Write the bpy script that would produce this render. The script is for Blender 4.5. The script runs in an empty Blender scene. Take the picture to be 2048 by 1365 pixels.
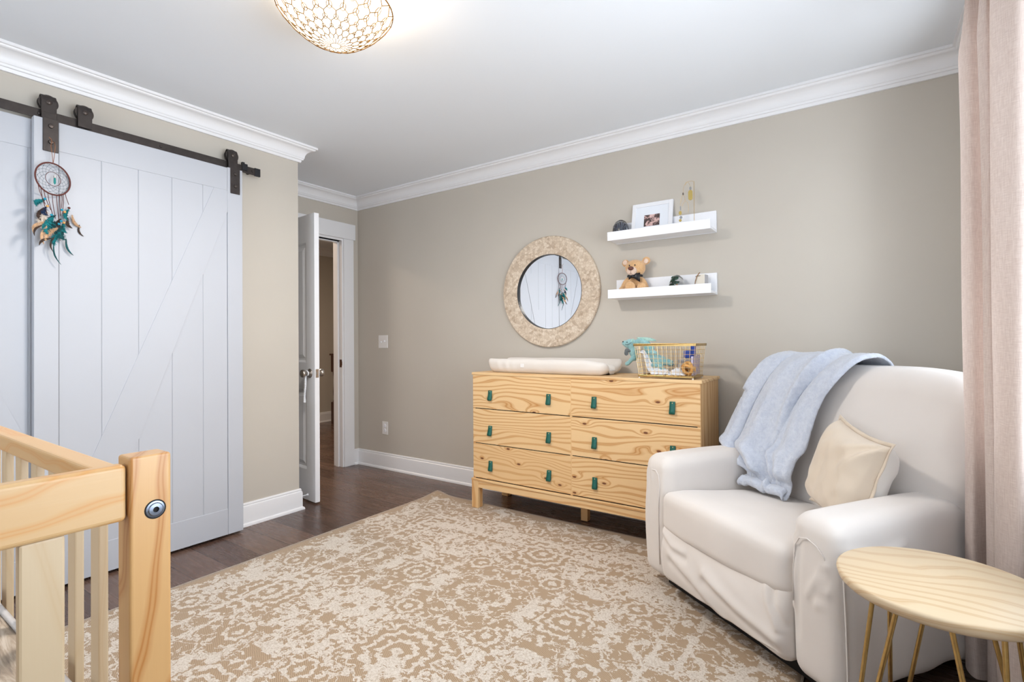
import bpy, bmesh, math, random
import numpy as np
from math import sin, cos, pi, radians, sqrt, exp
from mathutils import Vector, Matrix, noise as mnoise
random.seed(7)
SC = bpy.context.scene
COL = SC.collection

# ---------------------------------------------------------------- camera
f_px, cx, cy = 1025.78, 1024.49, 674.09
yaw, pitch, roll = radians(34.5634), radians(0.4534), radians(-0.4226)
F = Vector((-sin(yaw)*cos(pitch), cos(yaw)*cos(pitch), sin(pitch)))
R = Vector((cos(yaw), sin(yaw), 0)); U = R.cross(F)
R2 = R*cos(roll)+U*sin(roll); U2 = U*cos(roll)-R*sin(roll)
camd = bpy.data.cameras.new('camera'); cam = bpy.data.objects.new('camera', camd); COL.objects.link(cam)
cam.matrix_world = Matrix(((R2.x, U2.x, -F.x, 0), (R2.y, U2.y, -F.y, 0), (R2.z, U2.z, -F.z, 1.1337), (0, 0, 0, 1)))
camd.sensor_fit = 'HORIZONTAL'; camd.sensor_width = 36; camd.lens = 36*f_px/2048
camd.shift_x = (1024-cx)/2048; camd.shift_y = (cy-682.5)/2048
camd.clip_start = 0.02; camd.clip_end = 60
SC.camera = cam
# ---------------------------------------------------------------- light and exposure
SC.view_settings.view_transform = 'Standard'; SC.view_settings.look = 'None'
SC.view_settings.gamma = 1; SC.view_settings.exposure = 0.64; SC.view_settings.use_curve_mapping = False
w = bpy.data.worlds.new('world'); SC.world = w; w.use_nodes = True
w.node_tree.nodes['Background'].inputs[0].default_value = (0.80, 0.90, 1.0, 1)
w.node_tree.nodes['Background'].inputs[1].default_value = 1.7

XA, YC, XD, YB, XC, YR, H = -3.1754, 2.049, -3.9099, 3.1343, 0.43, -1.75, 2.4663

def area(name, loc, rot, sx, sy, power, col):
    l = bpy.data.lights.new(name, 'AREA'); l.shape = 'RECTANGLE'; l.size = sx; l.size_y = sy
    l.energy = power; l.color = col
    o = bpy.data.objects.new(name, l); COL.objects.link(o); o.location = loc; o.rotation_euler = rot
    return o
def aimed(name, loc, to, sx, sy, power, col):
    q = (Vector(to)-Vector(loc)).to_track_quat('-Z', 'Y').to_euler()
    return area(name, loc, q, sx, sy, power, col)
aimed('daylight_right', (XC+2.3, 1.45, 1.60), (-2.0, 1.6, 1.6), 4.2, 3.0, 165, (0.80, 0.89, 1.0))
aimed('right_ceiling_fill', (XC+1.9, 1.45, -0.2), (-1.8, 1.7, 2.46), 4.2, 2.2, 170, (0.88, 0.94, 1.0))  # added fill outside the right window, aimed up to brighten the ceiling
aimed('rear_fill', (-1.55, YR-0.8, 1.5), (-1.55, 2.0, 1.7), 2.8, 1.6, 18, (0.86, 0.92, 1.0))  # unseen fill light added behind the camera
aimed('rear_ceiling_fill', (-1.55, YR-0.9, 0.45), (-1.55, 1.2, 2.46), 2.8, 1.2, 30, (0.88, 0.94, 1.0))  # second added rear light, tilted up to lift the ceiling
LAMP = Vector((-1.657, 1.23, 0))

# ---------------------------------------------------------------- colour and node helpers
def S(r, g, b):
    f = lambda c: (c/255/12.92) if c/255 <= 0.04045 else ((c/255+0.055)/1.055)**2.4
    return (f(r), f(g), f(b), 1)

class NT:
    def __init__(s, name):
        s.m = bpy.data.materials.new(name); s.m.use_nodes = True; s.t = s.m.node_tree; s.n = s.t.nodes; s.n.clear()
        s.out = s.n.new('ShaderNodeOutputMaterial')
    def __call__(s, typ, ins=None, **kw):
        nd = s.n.new('ShaderNode'+typ)
        for k, v in kw.items(): setattr(nd, k, v)
        if ins:
            for k, v in ins.items(): s.set(nd, k, v)
        return nd
    def set(s, nd, k, v):
        sock = nd.inputs[k]
        if isinstance(v, bpy.types.NodeSocket): s.t.links.new(v, sock)
        elif isinstance(v, bpy.types.Node): s.t.links.new(v.outputs[0], sock)
        else: sock.default_value = v
    def math(s, op, a, b=0.0, c=None, clamp=False):
        nd = s.n.new('ShaderNodeMath'); nd.operation = op; nd.use_clamp = clamp
        s.set(nd, 0, a); s.set(nd, 1, b)
        if c is not None: s.set(nd, 2, c)
        return nd.outputs[0]
    def ramp(s, fac, stops, interp='LINEAR'):
        nd = s.n.new('ShaderNodeValToRGB'); nd.color_ramp.interpolation = interp
        el = nd.color_ramp.elements
        while len(el) < len(stops): el.new(0.5)
        for e, (p, c) in zip(el, stops):
            e.position = p; e.color = c if len(c) == 4 else (*c, 1)
        s.set(nd, 0, fac); return nd.outputs[0]
    def mix(s, fac, a, b, blend='MIX'):
        nd = s.n.new('ShaderNodeMix'); nd.data_type = 'RGBA'; nd.blend_type = blend
        s.set(nd, 0, fac); s.set(nd, 6, a); s.set(nd, 7, b); return nd.outputs[2]
    def noise(s, vec, scale, detail=3, rough=0.5, dist=0.0):
        nd = s('TexNoise', {'Vector': vec, 'Scale': scale, 'Detail': detail, 'Roughness': rough, 'Distortion': dist}); return nd.outputs[0]
    def coords(s, scale=(1, 1, 1), rnd=0.0, rot=(0, 0, 0)):
        tc = s('TexCoord').outputs['Object']
        mp = s('Mapping', {'Vector': tc, 'Scale': scale, 'Rotation': rot})
        v = mp.outputs[0]
        if rnd:
            oi = s('ObjectInfo').outputs['Random']
            cb = s('CombineXYZ', {0: s.math('MULTIPLY', oi, rnd), 1: s.math('MULTIPLY', oi, rnd*1.7), 2: s.math('MULTIPLY', oi, rnd*0.6)})
            ad = s('VectorMath', {0: v, 1: cb.outputs[0]}, operation='ADD'); v = ad.outputs[0]
        return v
    def bsdf(s, col, rough=0.5, metal=0.0, bump=None, bstr=0.2, bdist=0.01, **extra):
        b = s.n.new('ShaderNodeBsdfPrincipled')
        s.set(b, 'Base Color', col); s.set(b, 'Roughness', rough); s.set(b, 'Metallic', metal)
        for k, v in extra.items(): s.set(b, k.replace('_', ' '), v)
        if bump is not None:
            bn = s('Bump', {'Height': bump, 'Strength': bstr, 'Distance': bdist}); s.set(b, 'Normal', bn)
        s.t.links.new(b.outputs[0], s.out.inputs[0]); return s.m

def plain(name, col, rough=0.5, metal=0.0, nscale=0, namt=0.06, bstr=0.0, **ex):
    t = NT(name)
    if nscale:
        v = t.coords(rnd=5); n = t.noise(v, nscale, 3)
        c2 = tuple(min(1, x*(1-namt)) for x in col[:3])+(1,); c1 = tuple(min(1, x*(1+namt)) for x in col[:3])+(1,)
        c = t.ramp(n, [(0.3, c2), (0.7, c1)])
        return t.bsdf(c, rough, metal, n if bstr else None, bstr, 0.003, **ex)
    return t.bsdf(col, rough, metal, **ex)

def pine(name, ax, c_l, c_d, knots=True, rings=13.0, rough=0.42, contrast=1.0, rnd=9.0, warpk=5.0, along=.75):
    """grain runs along axis ax of the object"""
    t = NT(name)
    v = t.coords(rnd=rnd)
    sep = t('SeparateXYZ', {0: v})
    order = {'x': (0, 1, 2), 'y': (1, 0, 2), 'z': (2, 0, 1)}[ax]
    al, a1, a2 = [sep.outputs[i] for i in order]
    st = t('CombineXYZ', {0: t.math('MULTIPLY', al, along), 1: t.math('MULTIPLY', a1, 3.5), 2: t.math('MULTIPLY', a2, 3.5)}).outputs[0]
    n1 = t.noise(st, 1.25, 2, 0.45, 0.3)
    fld = t.math('MULTIPLY', t.math('ADD', a2, t.math('MULTIPLY', a1, 0.6)), rings)
    fld = t.math('ADD', fld, t.math('MULTIPLY', n1, warpk*2))
    if knots:
        kv = t('CombineXYZ', {0: t.math('MULTIPLY', al, 3.4), 1: t.math('MULTIPLY', a2, 7.5), 2: 0.0}).outputs[0]
        vo = t('TexVoronoi', {'Vector': kv, 'Scale': 1.0}, voronoi_dimensions='2D'); d = vo.outputs['Distance']
        sel = t.math('GREATER_THAN', t('SeparateColor', {0: vo.outputs['Color']}).outputs[0], 0.42)
        g = t.math('MULTIPLY', sel, t.math('POWER', 2.718, t.math('MULTIPLY', t.math('MULTIPLY', d, d), -40.0)))
        fld = t.math('ADD', fld, t.math('MULTIPLY', g, 1.6))
    wv = t.math('SINE', t.math('MULTIPLY', fld, 6.2832))
    wv = t.math('MULTIPLY_ADD', wv, 0.5, 0.5)
    big = t.noise(st, 0.7, 2)
    fib = t.noise(t('CombineXYZ', {0: t.math('MULTIPLY', al, 6), 1: t.math('MULTIPLY', a1, 240), 2: t.math('MULTIPLY', a2, 240)}).outputs[0], 1.0, 2)
    k = contrast
    mid = tuple(a*(1-0.45*k)+b*0.45*k for a, b in zip(c_l, c_d))
    c = t.ramp(wv, [(0.0, c_l), (0.55, c_l), (0.86, mid), (0.95, tuple(a*(1-k)+b*k for a, b in zip(c_l, c_d))), (1.0, mid)])
    c = t.mix(t.math('MULTIPLY', t.ramp(big, [(0.45, (0, 0, 0)), (0.68, (1, 1, 1))]), 0.35*k), c, mid)
    c = t.mix(t.math('MULTIPLY', fib, 0.12), c, c_d)
    if knots:
        edge = t.math('ADD', d, t.math('MULTIPLY', t.noise(v, 60, 2), 0.02))
        halo = t.ramp(edge, [(0.05, (1, 1, 1)), (0.14, (0, 0, 0))])
        c = t.mix(t.math('MULTIPLY', t.math('MULTIPLY', halo, sel), 0.55), c, c_d)
        core = t.ramp(edge, [(0.043, (1, 1, 1)), (0.062, (0, 0, 0))])
        c = t.mix(t.math('MULTIPLY', t.math('MULTIPLY', core, sel), 0.9), c, S(96, 42, 22))
    return t.bsdf(c, rough, 0, fib, 0.05, 0.002)

# ---------------------------------------------------------------- mesh helpers
def link(name, me, parent=None, mat=None):
    o = bpy.data.objects.new(name, me); COL.objects.link(o)
    if parent is not None: o.parent = parent
    if mat is not None and me is not None: me.materials.append(mat)
    return o
def empty(name, loc=(0, 0, 0), rz=0.0, rot=None, parent=None):
    o = bpy.data.objects.new(name, None); COL.objects.link(o); o.location = loc
    o.rotation_euler = rot if rot else (0, 0, rz); o.empty_display_size = 0.1
    if parent is not None: o.parent = parent
    return o
def tag(o, label=None, cat=None, group=None, kind=None):
    if label: o['label'] = label
    if cat: o['category'] = cat
    if group: o['group'] = group
    if kind: o['kind'] = kind
    return o

class MB:
    def __init__(s): s.v = []; s.f = []
    def add(s, vs, fs):
        b = len(s.v); s.v += [tuple(x) for x in vs]; s.f += [tuple(b+i for i in q) for q in fs]; return s
    def box(s, lo, hi):
        x0, y0, z0 = lo; x1, y1, z1 = hi
        if x0 > x1: x0, x1 = x1, x0
        if y0 > y1: y0, y1 = y1, y0
        if z0 > z1: z0, z1 = z1, z0
        return s.add([(x0, y0, z0), (x1, y0, z0), (x1, y1, z0), (x0, y1, z0), (x0, y0, z1), (x1, y0, z1), (x1, y1, z1), (x0, y1, z1)],
              [(0, 3, 2, 1), (4, 5, 6, 7), (0, 1, 5, 4), (1, 2, 6, 5), (2, 3, 7, 6), (3, 0, 4, 7)])
    def obox(s, M, lo, hi):
        t = MB().box(lo, hi); return s.add([M @ Vector(p) for p in t.v], t.f)
    def grid(s, P, closed_u=False, closed_v=False, cap=False):
        nu, nv = len(P), len(P[0]); vs = [p for row in P for p in row]; fs = []
        for i in range(nu if closed_u else nu-1):
            for j in range(nv if closed_v else nv-1):
                a = i*nv+j; b = ((i+1) % nu)*nv+j; c = ((i+1) % nu)*nv+(j+1) % nv; d = i*nv+(j+1) % nv
                fs.append((a, b, c, d))
        if cap:
            fs.append(tuple(range(nv))[::-1] if False else tuple(reversed(range(nv)))); fs.append(tuple((nu-1)*nv+j for j in range(nv)))
        return s.add(vs, fs)
    def tube(s, path, r, seg=8, closed=False, cap=True):
        pts = [Vector(p) for p in path]; n = len(pts); rings = []
        rr = r if isinstance(r, (list, tuple)) else [r]*n
        prev = None
        for i, p in enumerate(pts):
            if closed: tg = (pts[(i+1) % n]-pts[i-1]).normalized()
            else: tg = (pts[min(i+1, n-1)]-pts[max(i-1, 0)]).normalized()
            if prev is None:
                a = Vector((0, 0, 1)) if abs(tg.z) < 0.9 else Vector((1, 0, 0)); nx = tg.cross(a).normalized()
            else:
                nx = prev-tg*prev.dot(tg)
                nx = nx.normalized() if nx.length > 1e-6 else tg.orthogonal().normalized()
            prev = nx; ny = tg.cross(nx)
            rings.append([tuple(p+(nx*cos(2*pi*k/seg)+ny*sin(2*pi*k/seg))*rr[i]) for k in range(seg)])
        return s.grid(rings, closed_u=closed, closed_v=True, cap=cap and not closed)
    def lathe(s, prof, c=(0, 0, 0), axis='z', seg=32, ring=False):
        P = []
        for r, h in prof:
            row = []
            for k in range(seg):
                a = 2*pi*k/seg; p = (r*cos(a), r*sin(a), h)
                if axis == 'x': p = (h, r*cos(a), r*sin(a))
                if axis == 'y': p = (r*sin(a), h, r*cos(a))
                row.append((p[0]+c[0], p[1]+c[1], p[2]+c[2]))
            P.append(row)
        return s.grid(P, closed_v=True, closed_u=ring, cap=not ring)
    def cyl(s, p0, p1, r, seg=16): return s.tube([p0, p1], r, seg)
    def ell(s, c, r, seg=16, rings=10, M=None):
        P = []
        for i in range(rings+1):
            th = pi*i/rings; row = []
            for k in range(seg):
                a = 2*pi*k/seg
                p = Vector((r[0]*sin(th)*cos(a), r[1]*sin(th)*sin(a), r[2]*cos(th)))
                if M: p = M @ p
                row.append(tuple(p+Vector(c)))
            P.append(row)
        return s.grid(P, closed_v=True)
    def prism(s, poly, ax, a, b):
        """poly of (u,v); extruded along ax from a to b. x:(y,z) y:(x,z) z:(x,y)"""
        mk = {'x': lambda u, v, w: (w, u, v), 'y': lambda u, v, w: (u, w, v), 'z': lambda u, v, w: (u, v, w)}[ax]
        n = len(poly); vs = [mk(u, v, a) for u, v in poly]+[mk(u, v, b) for u, v in poly]
        fs = [tuple(range(n)), tuple(reversed(range(n, 2*n)))]+[(i, n+i, n+(i+1) % n, (i+1) % n) for i in range(n)]
        return s.add(vs, fs)
    def build(s, name, mat, parent=None, bevel=0.0, smooth=False, sub=0, seg=2, solid=0.0, merge=True, angle=40):
        me = bpy.data.meshes.new(name); me.from_pydata(s.v, [], s.f); me.validate()
        bm = bmesh.new(); bm.from_mesh(me)
        if merge: bmesh.ops.remove_doubles(bm, verts=bm.verts, dist=1e-6)
        bmesh.ops.recalc_face_normals(bm, faces=bm.faces); bm.to_mesh(me); bm.free()
        o = link(name, me, parent, mat)
        if smooth:
            for p in me.polygons: p.use_smooth = True
            if smooth == 'auto':
                try: me.set_sharp_from_angle(angle=radians(angle))
                except Exception: pass
        if solid:
            m = o.modifiers.new('solid', 'SOLIDIFY'); m.thickness = solid; m.offset = 0
        if bevel:
            m = o.modifiers.new('bevel', 'BEVEL'); m.width = bevel; m.segments = seg; m.limit_method = 'ANGLE'; m.angle_limit = radians(40)
        if sub:
            m = o.modifiers.new('sub', 'SUBSURF'); m.levels = sub; m.render_levels = sub
        return o

def rbox(c, half, r, n, deform=None):
    """rounded box as a fine grid; deform(x,y,z,nx,ny,nz)->(x,y,z)"""
    m = MB(); idx = {}; V = []; Fc = []
    def key(i, j, k):
        t = (i, j, k)
        if t not in idx:
            p = [half[0]*(2*i/n[0]-1), half[1]*(2*j/n[1]-1), half[2]*(2*k/n[2]-1)]
            q = [max(-(h-r), min(h-r, a)) for a, h in zip(p, half)]
            d = Vector([a-b for a, b in zip(p, q)])
            if d.length > 1e-9:
                dn = d.normalized(); mx = max(abs(x) for x in d)/r
                pp = Vector(q)+dn*r*min(1, mx)
            else: dn = Vector((0, 0, 0)); pp = Vector(q)
            if dn.length < .5: dn = Vector([round(a/h) if abs(abs(a)-h) < 1e-9 else 0 for a, h in zip(p, half)])
            P = (pp.x+c[0], pp.y+c[1], pp.z+c[2])
            if deform: P = deform(*P, dn.x, dn.y, dn.z)
            idx[t] = len(V); V.append(P)
        return idx[t]
    def face(fix, val, a, b, flip):
        for u in range(n[a]):
            for v in range(n[b]):
                q = []
                for du, dv in ((0, 0), (1, 0), (1, 1), (0, 1)):
                    t = [0, 0, 0]; t[fix] = val; t[a] = u+du; t[b] = v+dv; q.append(key(*t))
                Fc.append(tuple(reversed(q)) if flip else tuple(q))
    face(0, 0, 1, 2, True); face(0, n[0], 1, 2, False); face(1, 0, 0, 2, False); face(1, n[1], 0, 2, True); face(2, 0, 0, 1, True); face(2, n[2], 0, 1, False)
    return m.add(V, Fc)

def blob(name, ells, mat, parent, voxel=0.004, smooth_it=6, disp=0.0):
    """ellipsoids melted into one continuous skin"""
    m = MB()
    for e in ells:
        M = e[2] if len(e) > 2 else None
        m.ell(e[0], e[1], 20, 12, M)
    o = m.build(name, mat, parent, smooth=True, merge=True)
    r = o.modifiers.new('remesh', 'REMESH'); r.mode = 'VOXEL'; r.voxel_size = voxel; r.use_smooth_shade = True
    s = o.modifiers.new('smooth', 'SMOOTH'); s.iterations = smooth_it; s.factor = 0.5
    if disp:
        tx = bpy.data.textures.new(name+'_fur', 'CLOUDS'); tx.noise_scale = disp*1.6
        d = o.modifiers.new('fur', 'DISPLACE'); d.texture = tx; d.strength = disp; d.mid_level = 0.5; d.texture_coords = 'LOCAL'
    return o
def nz(x, y, z=0.0): return mnoise.noise(Vector((x, y, z)))
def arc(c, r, a0, a1, n, plane='xz'):
    out = []
    for i in range(n+1):
        a = a0+(a1-a0)*i/n
        u, v = r*cos(a), r*sin(a)
        out.append({'xz': (c[0]+u, c[1], c[2]+v), 'yz': (c[0], c[1]+u, c[2]+v), 'xy': (c[0]+u, c[1]+v, c[2])}[plane])
    return out

# ---------------------------------------------------------------- materials
M_wall = plain('wall_paint', S(198, 191, 180), 0.75, nscale=2.5, namt=0.015)
M_ceil = plain('ceiling_paint', S(234, 238, 243), 0.9)
M_trim = plain('trim_paint', S(236, 236, 238), 0.38)
M_door = plain('door_paint', S(188, 191, 198), 0.45, nscale=3, namt=0.012)
M_metal = plain('oil_rubbed_metal', S(66, 60, 58), 0.42, 0.55, nscale=40, namt=0.15)
M_bolt = plain('bolt_metal', S(88, 80, 76), 0.35, 0.8)
M_brass = plain('brushed_brass', S(190, 160, 104), 0.3, 1.0, nscale=60, namt=0.1)
M_gold = plain('gold_wire', S(208, 180, 130), 0.32, 0.9)
M_nickel = plain('satin_nickel', S(176, 168, 160), 0.28, 1.0)
M_white = plain('white_lacquer', S(240, 241, 245), 0.4)
M_plastic = plain('white_plastic', S(238, 236, 234), 0.35)
M_black = plain('black_satin', S(24, 25, 30), 0.35)
M_dark = plain('dark_recess', S(20, 15, 12), 0.8)
PL, PD = S(236, 202, 152), S(198, 140, 78)
M_pineX = pine('pine_x', 'x', PL, PD, rings=32, warpk=5.0, along=.75)
M_pineXs = pine('pine_plain_x', 'x', PL, PD, knots=False, rings=22, warpk=2.0)
M_pineY = pine('pine_y', 'y', S(226, 184, 130), PD, knots=False, rings=18, warpk=2.0)
M_pineZ = pine('pine_z', 'z', S(228, 190, 138), PD, knots=False, rings=20, warpk=2.0)
CL, CD = S(226, 184, 130), S(203, 145, 78)
M_cribY = pine('crib_pine_y', 'y', S(206, 170, 122), CD, knots=False, rings=26, rough=0.35, contrast=0.8, warpk=2.6, along=2.2)
M_cribX = pine('crib_pine_x', 'x', S(208, 170, 120), CD, knots=False, rings=26, rough=0.35, contrast=0.8, warpk=2.6, along=2.2)
M_cribZ = pine('crib_pine_post', 'z', S(206, 162, 108), S(174, 112, 52), knots=False, rings=30, rough=0.32, contrast=0.9, warpk=4.0, along=2.6)
M_slat = pine('crib_slat', 'z', S(204, 182, 150), S(194, 164, 124), knots=False, rings=9, rough=0.4, contrast=0.5)
M_tableX = pine('table_pine', 'x', S(220, 200, 168), S(192, 152, 104), knots=False, rings=42, rough=0.36, contrast=0.6, warpk=3.0, along=1.4)

def floor_mat():
    t = NT('dark_hardwood'); v = t.coords()
    br = t('TexBrick', {'Vector': v, 'Color1': (0.2, 0.2, 0.2, 1), 'Color2': (0.9, 0.9, 0.9, 1), 'Mortar': (0, 0, 0, 1), 'Scale': 1.0, 'Mortar Size': 0.0016,
                        'Mortar Smooth': 0.3, 'Bias': 0.0, 'Brick Width': 1.1, 'Row Height': 0.166}, offset=0.37, offset_frequency=2)
    g = t.noise(t.coords((1.5, 22, 1)), 2.0, 5, 0.6, 0.4)
    big = t.noise(v, 5, 3)
    val = t.math('ADD', t.math('MULTIPLY', t('SeparateColor', {0: br.outputs['Color']}).outputs[0], 0.45), t.math('ADD', t.math('MULTIPLY', g, 0.45), t.math('MULTIPLY', big, 0.3)))
    c = t.ramp(val, [(0.25, S(60, 44, 38)), (0.6, S(88, 66, 56)), (0.95, S(122, 96, 82))])
    c = t.mix(br.outputs['Fac'], c, S(22, 14, 11))
    h = t.math('SUBTRACT', t.math('MULTIPLY', g, 0.25), br.outputs['Fac'])
    return t.bsdf(c, t.math('MULTIPLY_ADD', g, 0.14, 0.2), 0, h, 0.12, 0.002, Specular_IOR_Level=0.5)
M_floor = floor_mat()

def fabric(name, c1, scale=900, bstr=0.15, rough=0.9, big=0.03, sheen=0.3):
    t = NT(name); v = t.coords(rnd=3)
    n = t.noise(v, 4, 3); c2 = tuple(x*(1-big*2) for x in c1[:3])+(1,)
    c = t.ramp(n, [(0.3, c2), (0.7, c1)])
    fn = t.noise(v, scale, 2)
    return t.bsdf(c, rough, 0, fn, bstr, 0.001, Sheen_Weight=sheen, Sheen_Roughness=0.6)
M_slip = fabric('slipcover_knit', S(224, 217, 211))
M_pillowA = fabric('beige_linen', S(219, 203, 183), 500, 0.25)
M_pillowB = fabric('white_linen', S(238, 234, 228), 500, 0.25)
M_padc = fabric('cream_cotton', S(229, 222, 214), 700, 0.15)
M_cloth = fabric('white_muslin', S(240, 242, 246), 600, 0.3)
def fleece():
    t = NT('blue_fleece'); v = t.coords()
    n = t.noise(v, 55, 5, 0.7, 0.6); b = t.noise(v, 9, 2)
    c = t.ramp(t.math('ADD', t.math('MULTIPLY', n, 0.75), t.math('MULTIPLY', b, 0.25)), [(0.30, S(182, 190, 208)), (0.5, S(200, 207, 221)), (0.7, S(214, 220, 232))])
    return t.bsdf(c, 0.95, 0, t.math('ADD', n, t.math('MULTIPLY', t.noise(v, 260, 3), 0.5)), 0.7, 0.006, Sheen_Weight=0.7, Sheen_Roughness=0.5)
M_fleece = fleece()
def curtain_mat():
    t = NT('curtain_linen'); v = t.coords((60, 60, 900))
    n = t.noise(v, 1, 3); n2 = t.noise(t.coords((700, 700, 30)), 1, 2)
    c = t.ramp(t.math('ADD', t.math('MULTIPLY', n, 0.5), t.math('MULTIPLY', n2, 0.5)), [(0.35, S(190, 172, 163)), (0.65, S(214, 200, 191))])
    b = t('BsdfPrincipled', {'Base Color': c, 'Roughness': 0.85})
    bn = t('Bump', {'Height': n, 'Strength': 0.15, 'Distance': 0.001}); t.set(b, 'Normal', bn)
    tr = t('BsdfTranslucent', {'Color': c}); mx = t('MixShader', {0: 0.17, 1: b, 2: tr})
    t.t.links.new(mx.outputs[0], t.out.inputs[0]); return t.m
M_curt = curtain_mat()
def rug_mat():
    t = NT('rug_weave'); v = t.coords()
    jit = t.noise(v, 34, 3, 0.65); jit2 = t.noise(t.coords((0.55, 1.0, 1.0)), 75, 2, 0.6)
    sp = t('SeparateXYZ', {0: v}); X, Y = sp.outputs[0], sp.outputs[1]
    j1 = t.math('MULTIPLY', t.math('SUBTRACT', jit, 0.5), 0.055)
    j2 = t.math('MULTIPLY', t.math('SUBTRACT', t.noise(t.coords(rot=(0, 0, 1)), 30, 3, 0.65), 0.5), 0.055)
    ax = t.math('ADD', t.math('ABSOLUTE', X), j1); ay = t.math('ADD', t.math('ABSOLUTE', Y), j2)
    fine = t.math('MULTIPLY', t.math('SUBTRACT', jit2, 0.5), 0.030)
    px = t.math('ADD', t.math('ADD', t.math('PINGPONG', X, 0.41), t.math('MULTIPLY', j1, 0.9)), fine); py = t.math('ADD', t.math('ADD', t.math('PINGPONG', Y, 0.508), t.math('MULTIPLY', j2, 0.9)), fine)
    fv = t('CombineXYZ', {0: px, 1: py, 2: 0.0}).outputs[0]
    # curling outlines: thin bands of a smooth mirrored noise
    def band(scale, lvl, wdt, seed):
        q = t('VectorMath', {0: fv, 1: (seed, seed*1.3, seed)}, operation='ADD').outputs[0]
        n = t.noise(q, scale, 1, 0.4, 0.9)
        return t.math('LESS_THAN', t.math('ABSOLUTE', t.math('SUBTRACT', n, lvl)), wdt)
    b1 = band(7.5, 0.5, 0.030, 3.1); b2 = band(12, 0.44, 0.028, 7.7); b3 = band(12, 0.60, 0.026, 1.2)
    q = t('VectorMath', {0: fv, 1: (4.0, 9.0, 0)}, operation='ADD').outputs[0]
    blobs = t.math('GREATER_THAN', t.noise(q, 26, 1, 0.4, 0.5), 0.61)
    def rosette(cx_, cy_, R_, k_, n_):
        dx = t.math('SUBTRACT', px, cx_); dy = t.math('SUBTRACT', py, cy_)
        d = t.math('SQRT', t.math('ADD', t.math('MULTIPLY', dx, dx), t.math('MULTIPLY', dy, dy)))
        an = t.math('ARCTAN2', dy, dx); pet = t.math('MULTIPLY', t.math('SINE', t.math('MULTIPLY', an, n_)), 0.075)
        dd = t.math('MULTIPLY', d, t.math('ADD', 1.0, pet))
        r_ = t.math('GREATER_THAN', t.math('SINE', t.math('MULTIPLY', dd, k_)), 0.25)
        ins = t.math('LESS_THAN', dd, R_)
        return t.math('MULTIPLY', r_, ins), ins
    r1, in1 = rosette(0.0, 0.0, .17, 120.0, 12.0); r2, in2 = rosette(.41, .508, .13, 135.0, 10.0); r3, in3 = rosette(.205, .254, .075, 150.0, 8.0)
    ins = t.math('MAXIMUM', in1, t.math('MAXIMUM', in2, in3)); ring = t.math('MAXIMUM', r1, t.math('MAXIMUM', r2, r3))
    m = t.math('MAXIMUM', t.math('MAXIMUM', b1, b2), t.math('MAXIMUM', b3, blobs))
    m = t.math('ADD', t.math('MULTIPLY', m, t.math('SUBTRACT', 1.0, ins)), ring)
    # worn areas: solid cream in some places, bare weave in others
    wearv = t.math('ADD', t.noise(t('CombineXYZ', {0: t.math('MULTIPLY', X, 1.0), 1: t.math('MULTIPLY', Y, 1.5), 2: 0.0}).outputs[0], 2.3, 4, 0.62), t.math('MULTIPLY', t.math('SUBTRACT', jit, 0.5), 0.35))
    fill = t.math('GREATER_THAN', wearv, 0.60)
    streak = t.noise(t('CombineXYZ', {0: t.math('MULTIPLY', X, 18.0), 1: t.math('MULTIPLY', Y, 60.0), 2: 0.0}).outputs[0], 1.0, 2, 0.6)
    fill = t.math('MULTIPLY', fill, t.math('GREATER_THAN', streak, 0.36))
    bare = t.math('LESS_THAN', wearv, 0.37)
    m = t.math('MAXIMUM', t.math('MULTIPLY', m, t.math('SUBTRACT', 1.0, bare)), fill)
    # border lines
    def line(e, pos, wdt): return t.math('LESS_THAN', t.math('ABSOLUTE', t.math('SUBTRACT', e, pos)), wdt)
    ex = t.math('SUBTRACT', 1.231, ax); ey = t.math('SUBTRACT', 1.525, ay); e = t.math('MINIMUM', ex, ey)
    bl = t.math('MAXIMUM', line(e, 0.36, 0.012), line(e, 0.46, 0.010))
    bl = t.math('MULTIPLY', bl, t.math('GREATER_THAN', t.noise(v, 8, 2), 0.42))
    m = t.math('MAXIMUM', m, bl)
    e0 = t.math('MINIMUM', t.math('SUBTRACT', 1.231, t.math('ABSOLUTE', X)), t.math('SUBTRACT', 1.525, t.math('ABSOLUTE', Y)))
    m = t.math('MULTIPLY', m, t.math('GREATER_THAN', t.math('ADD', e0, t.math('ADD', t.math('MULTIPLY', t.math('SUBTRACT', jit, 0.5), 0.16), t.math('MULTIPLY', t.math('SUBTRACT', t.noise(v, 5, 2), 0.5), 0.30))), 0.055))
    bind = t.math('LESS_THAN', e0, 0.008)
    # flat weave ribs
    wv = t.math('SINE', t.math('MULTIPLY', t.math('ADD', t.math('MULTIPLY', X, 0.55), t.math('ADD', Y, t.math('MULTIPLY', jit, 0.01))), 900.0))
    wv2 = t.math('SINE', t.math('MULTIPLY', t.math('SUBTRACT', X, t.math('MULTIPLY', Y, 0.2)), 700.0))
    weave = t.math('MULTIPLY_ADD', t.math('MULTIPLY', wv, t.math('MULTIPLY_ADD', wv2, 0.3, 0.7)), 0.5, 0.5)
    tan = t.mix(weave, S(138, 114, 88), S(184, 160, 132))
    pile = t.noise(v, 150, 4, 0.75)
    cream = t.ramp(pile, [(0.34, S(176, 158, 138)), (0.48, S(212, 200, 186)), (0.66, S(230, 222, 212))])
    c = t.mix(t.math('MULTIPLY', m, 1.0), tan, cream)
    c = t.mix(bind, c, S(226, 212, 196))
    h = t.math('ADD', t.math('MULTIPLY', t.math('MAXIMUM', m, bind), t.math('MULTIPLY_ADD', pile, 0.9, 0.55)), t.math('MULTIPLY', weave, 0.10))
    return t.bsdf(c, 0.95, 0, h, 0.85, 0.006, Sheen_Weight=0.2)
M_rug = rug_mat()

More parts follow.
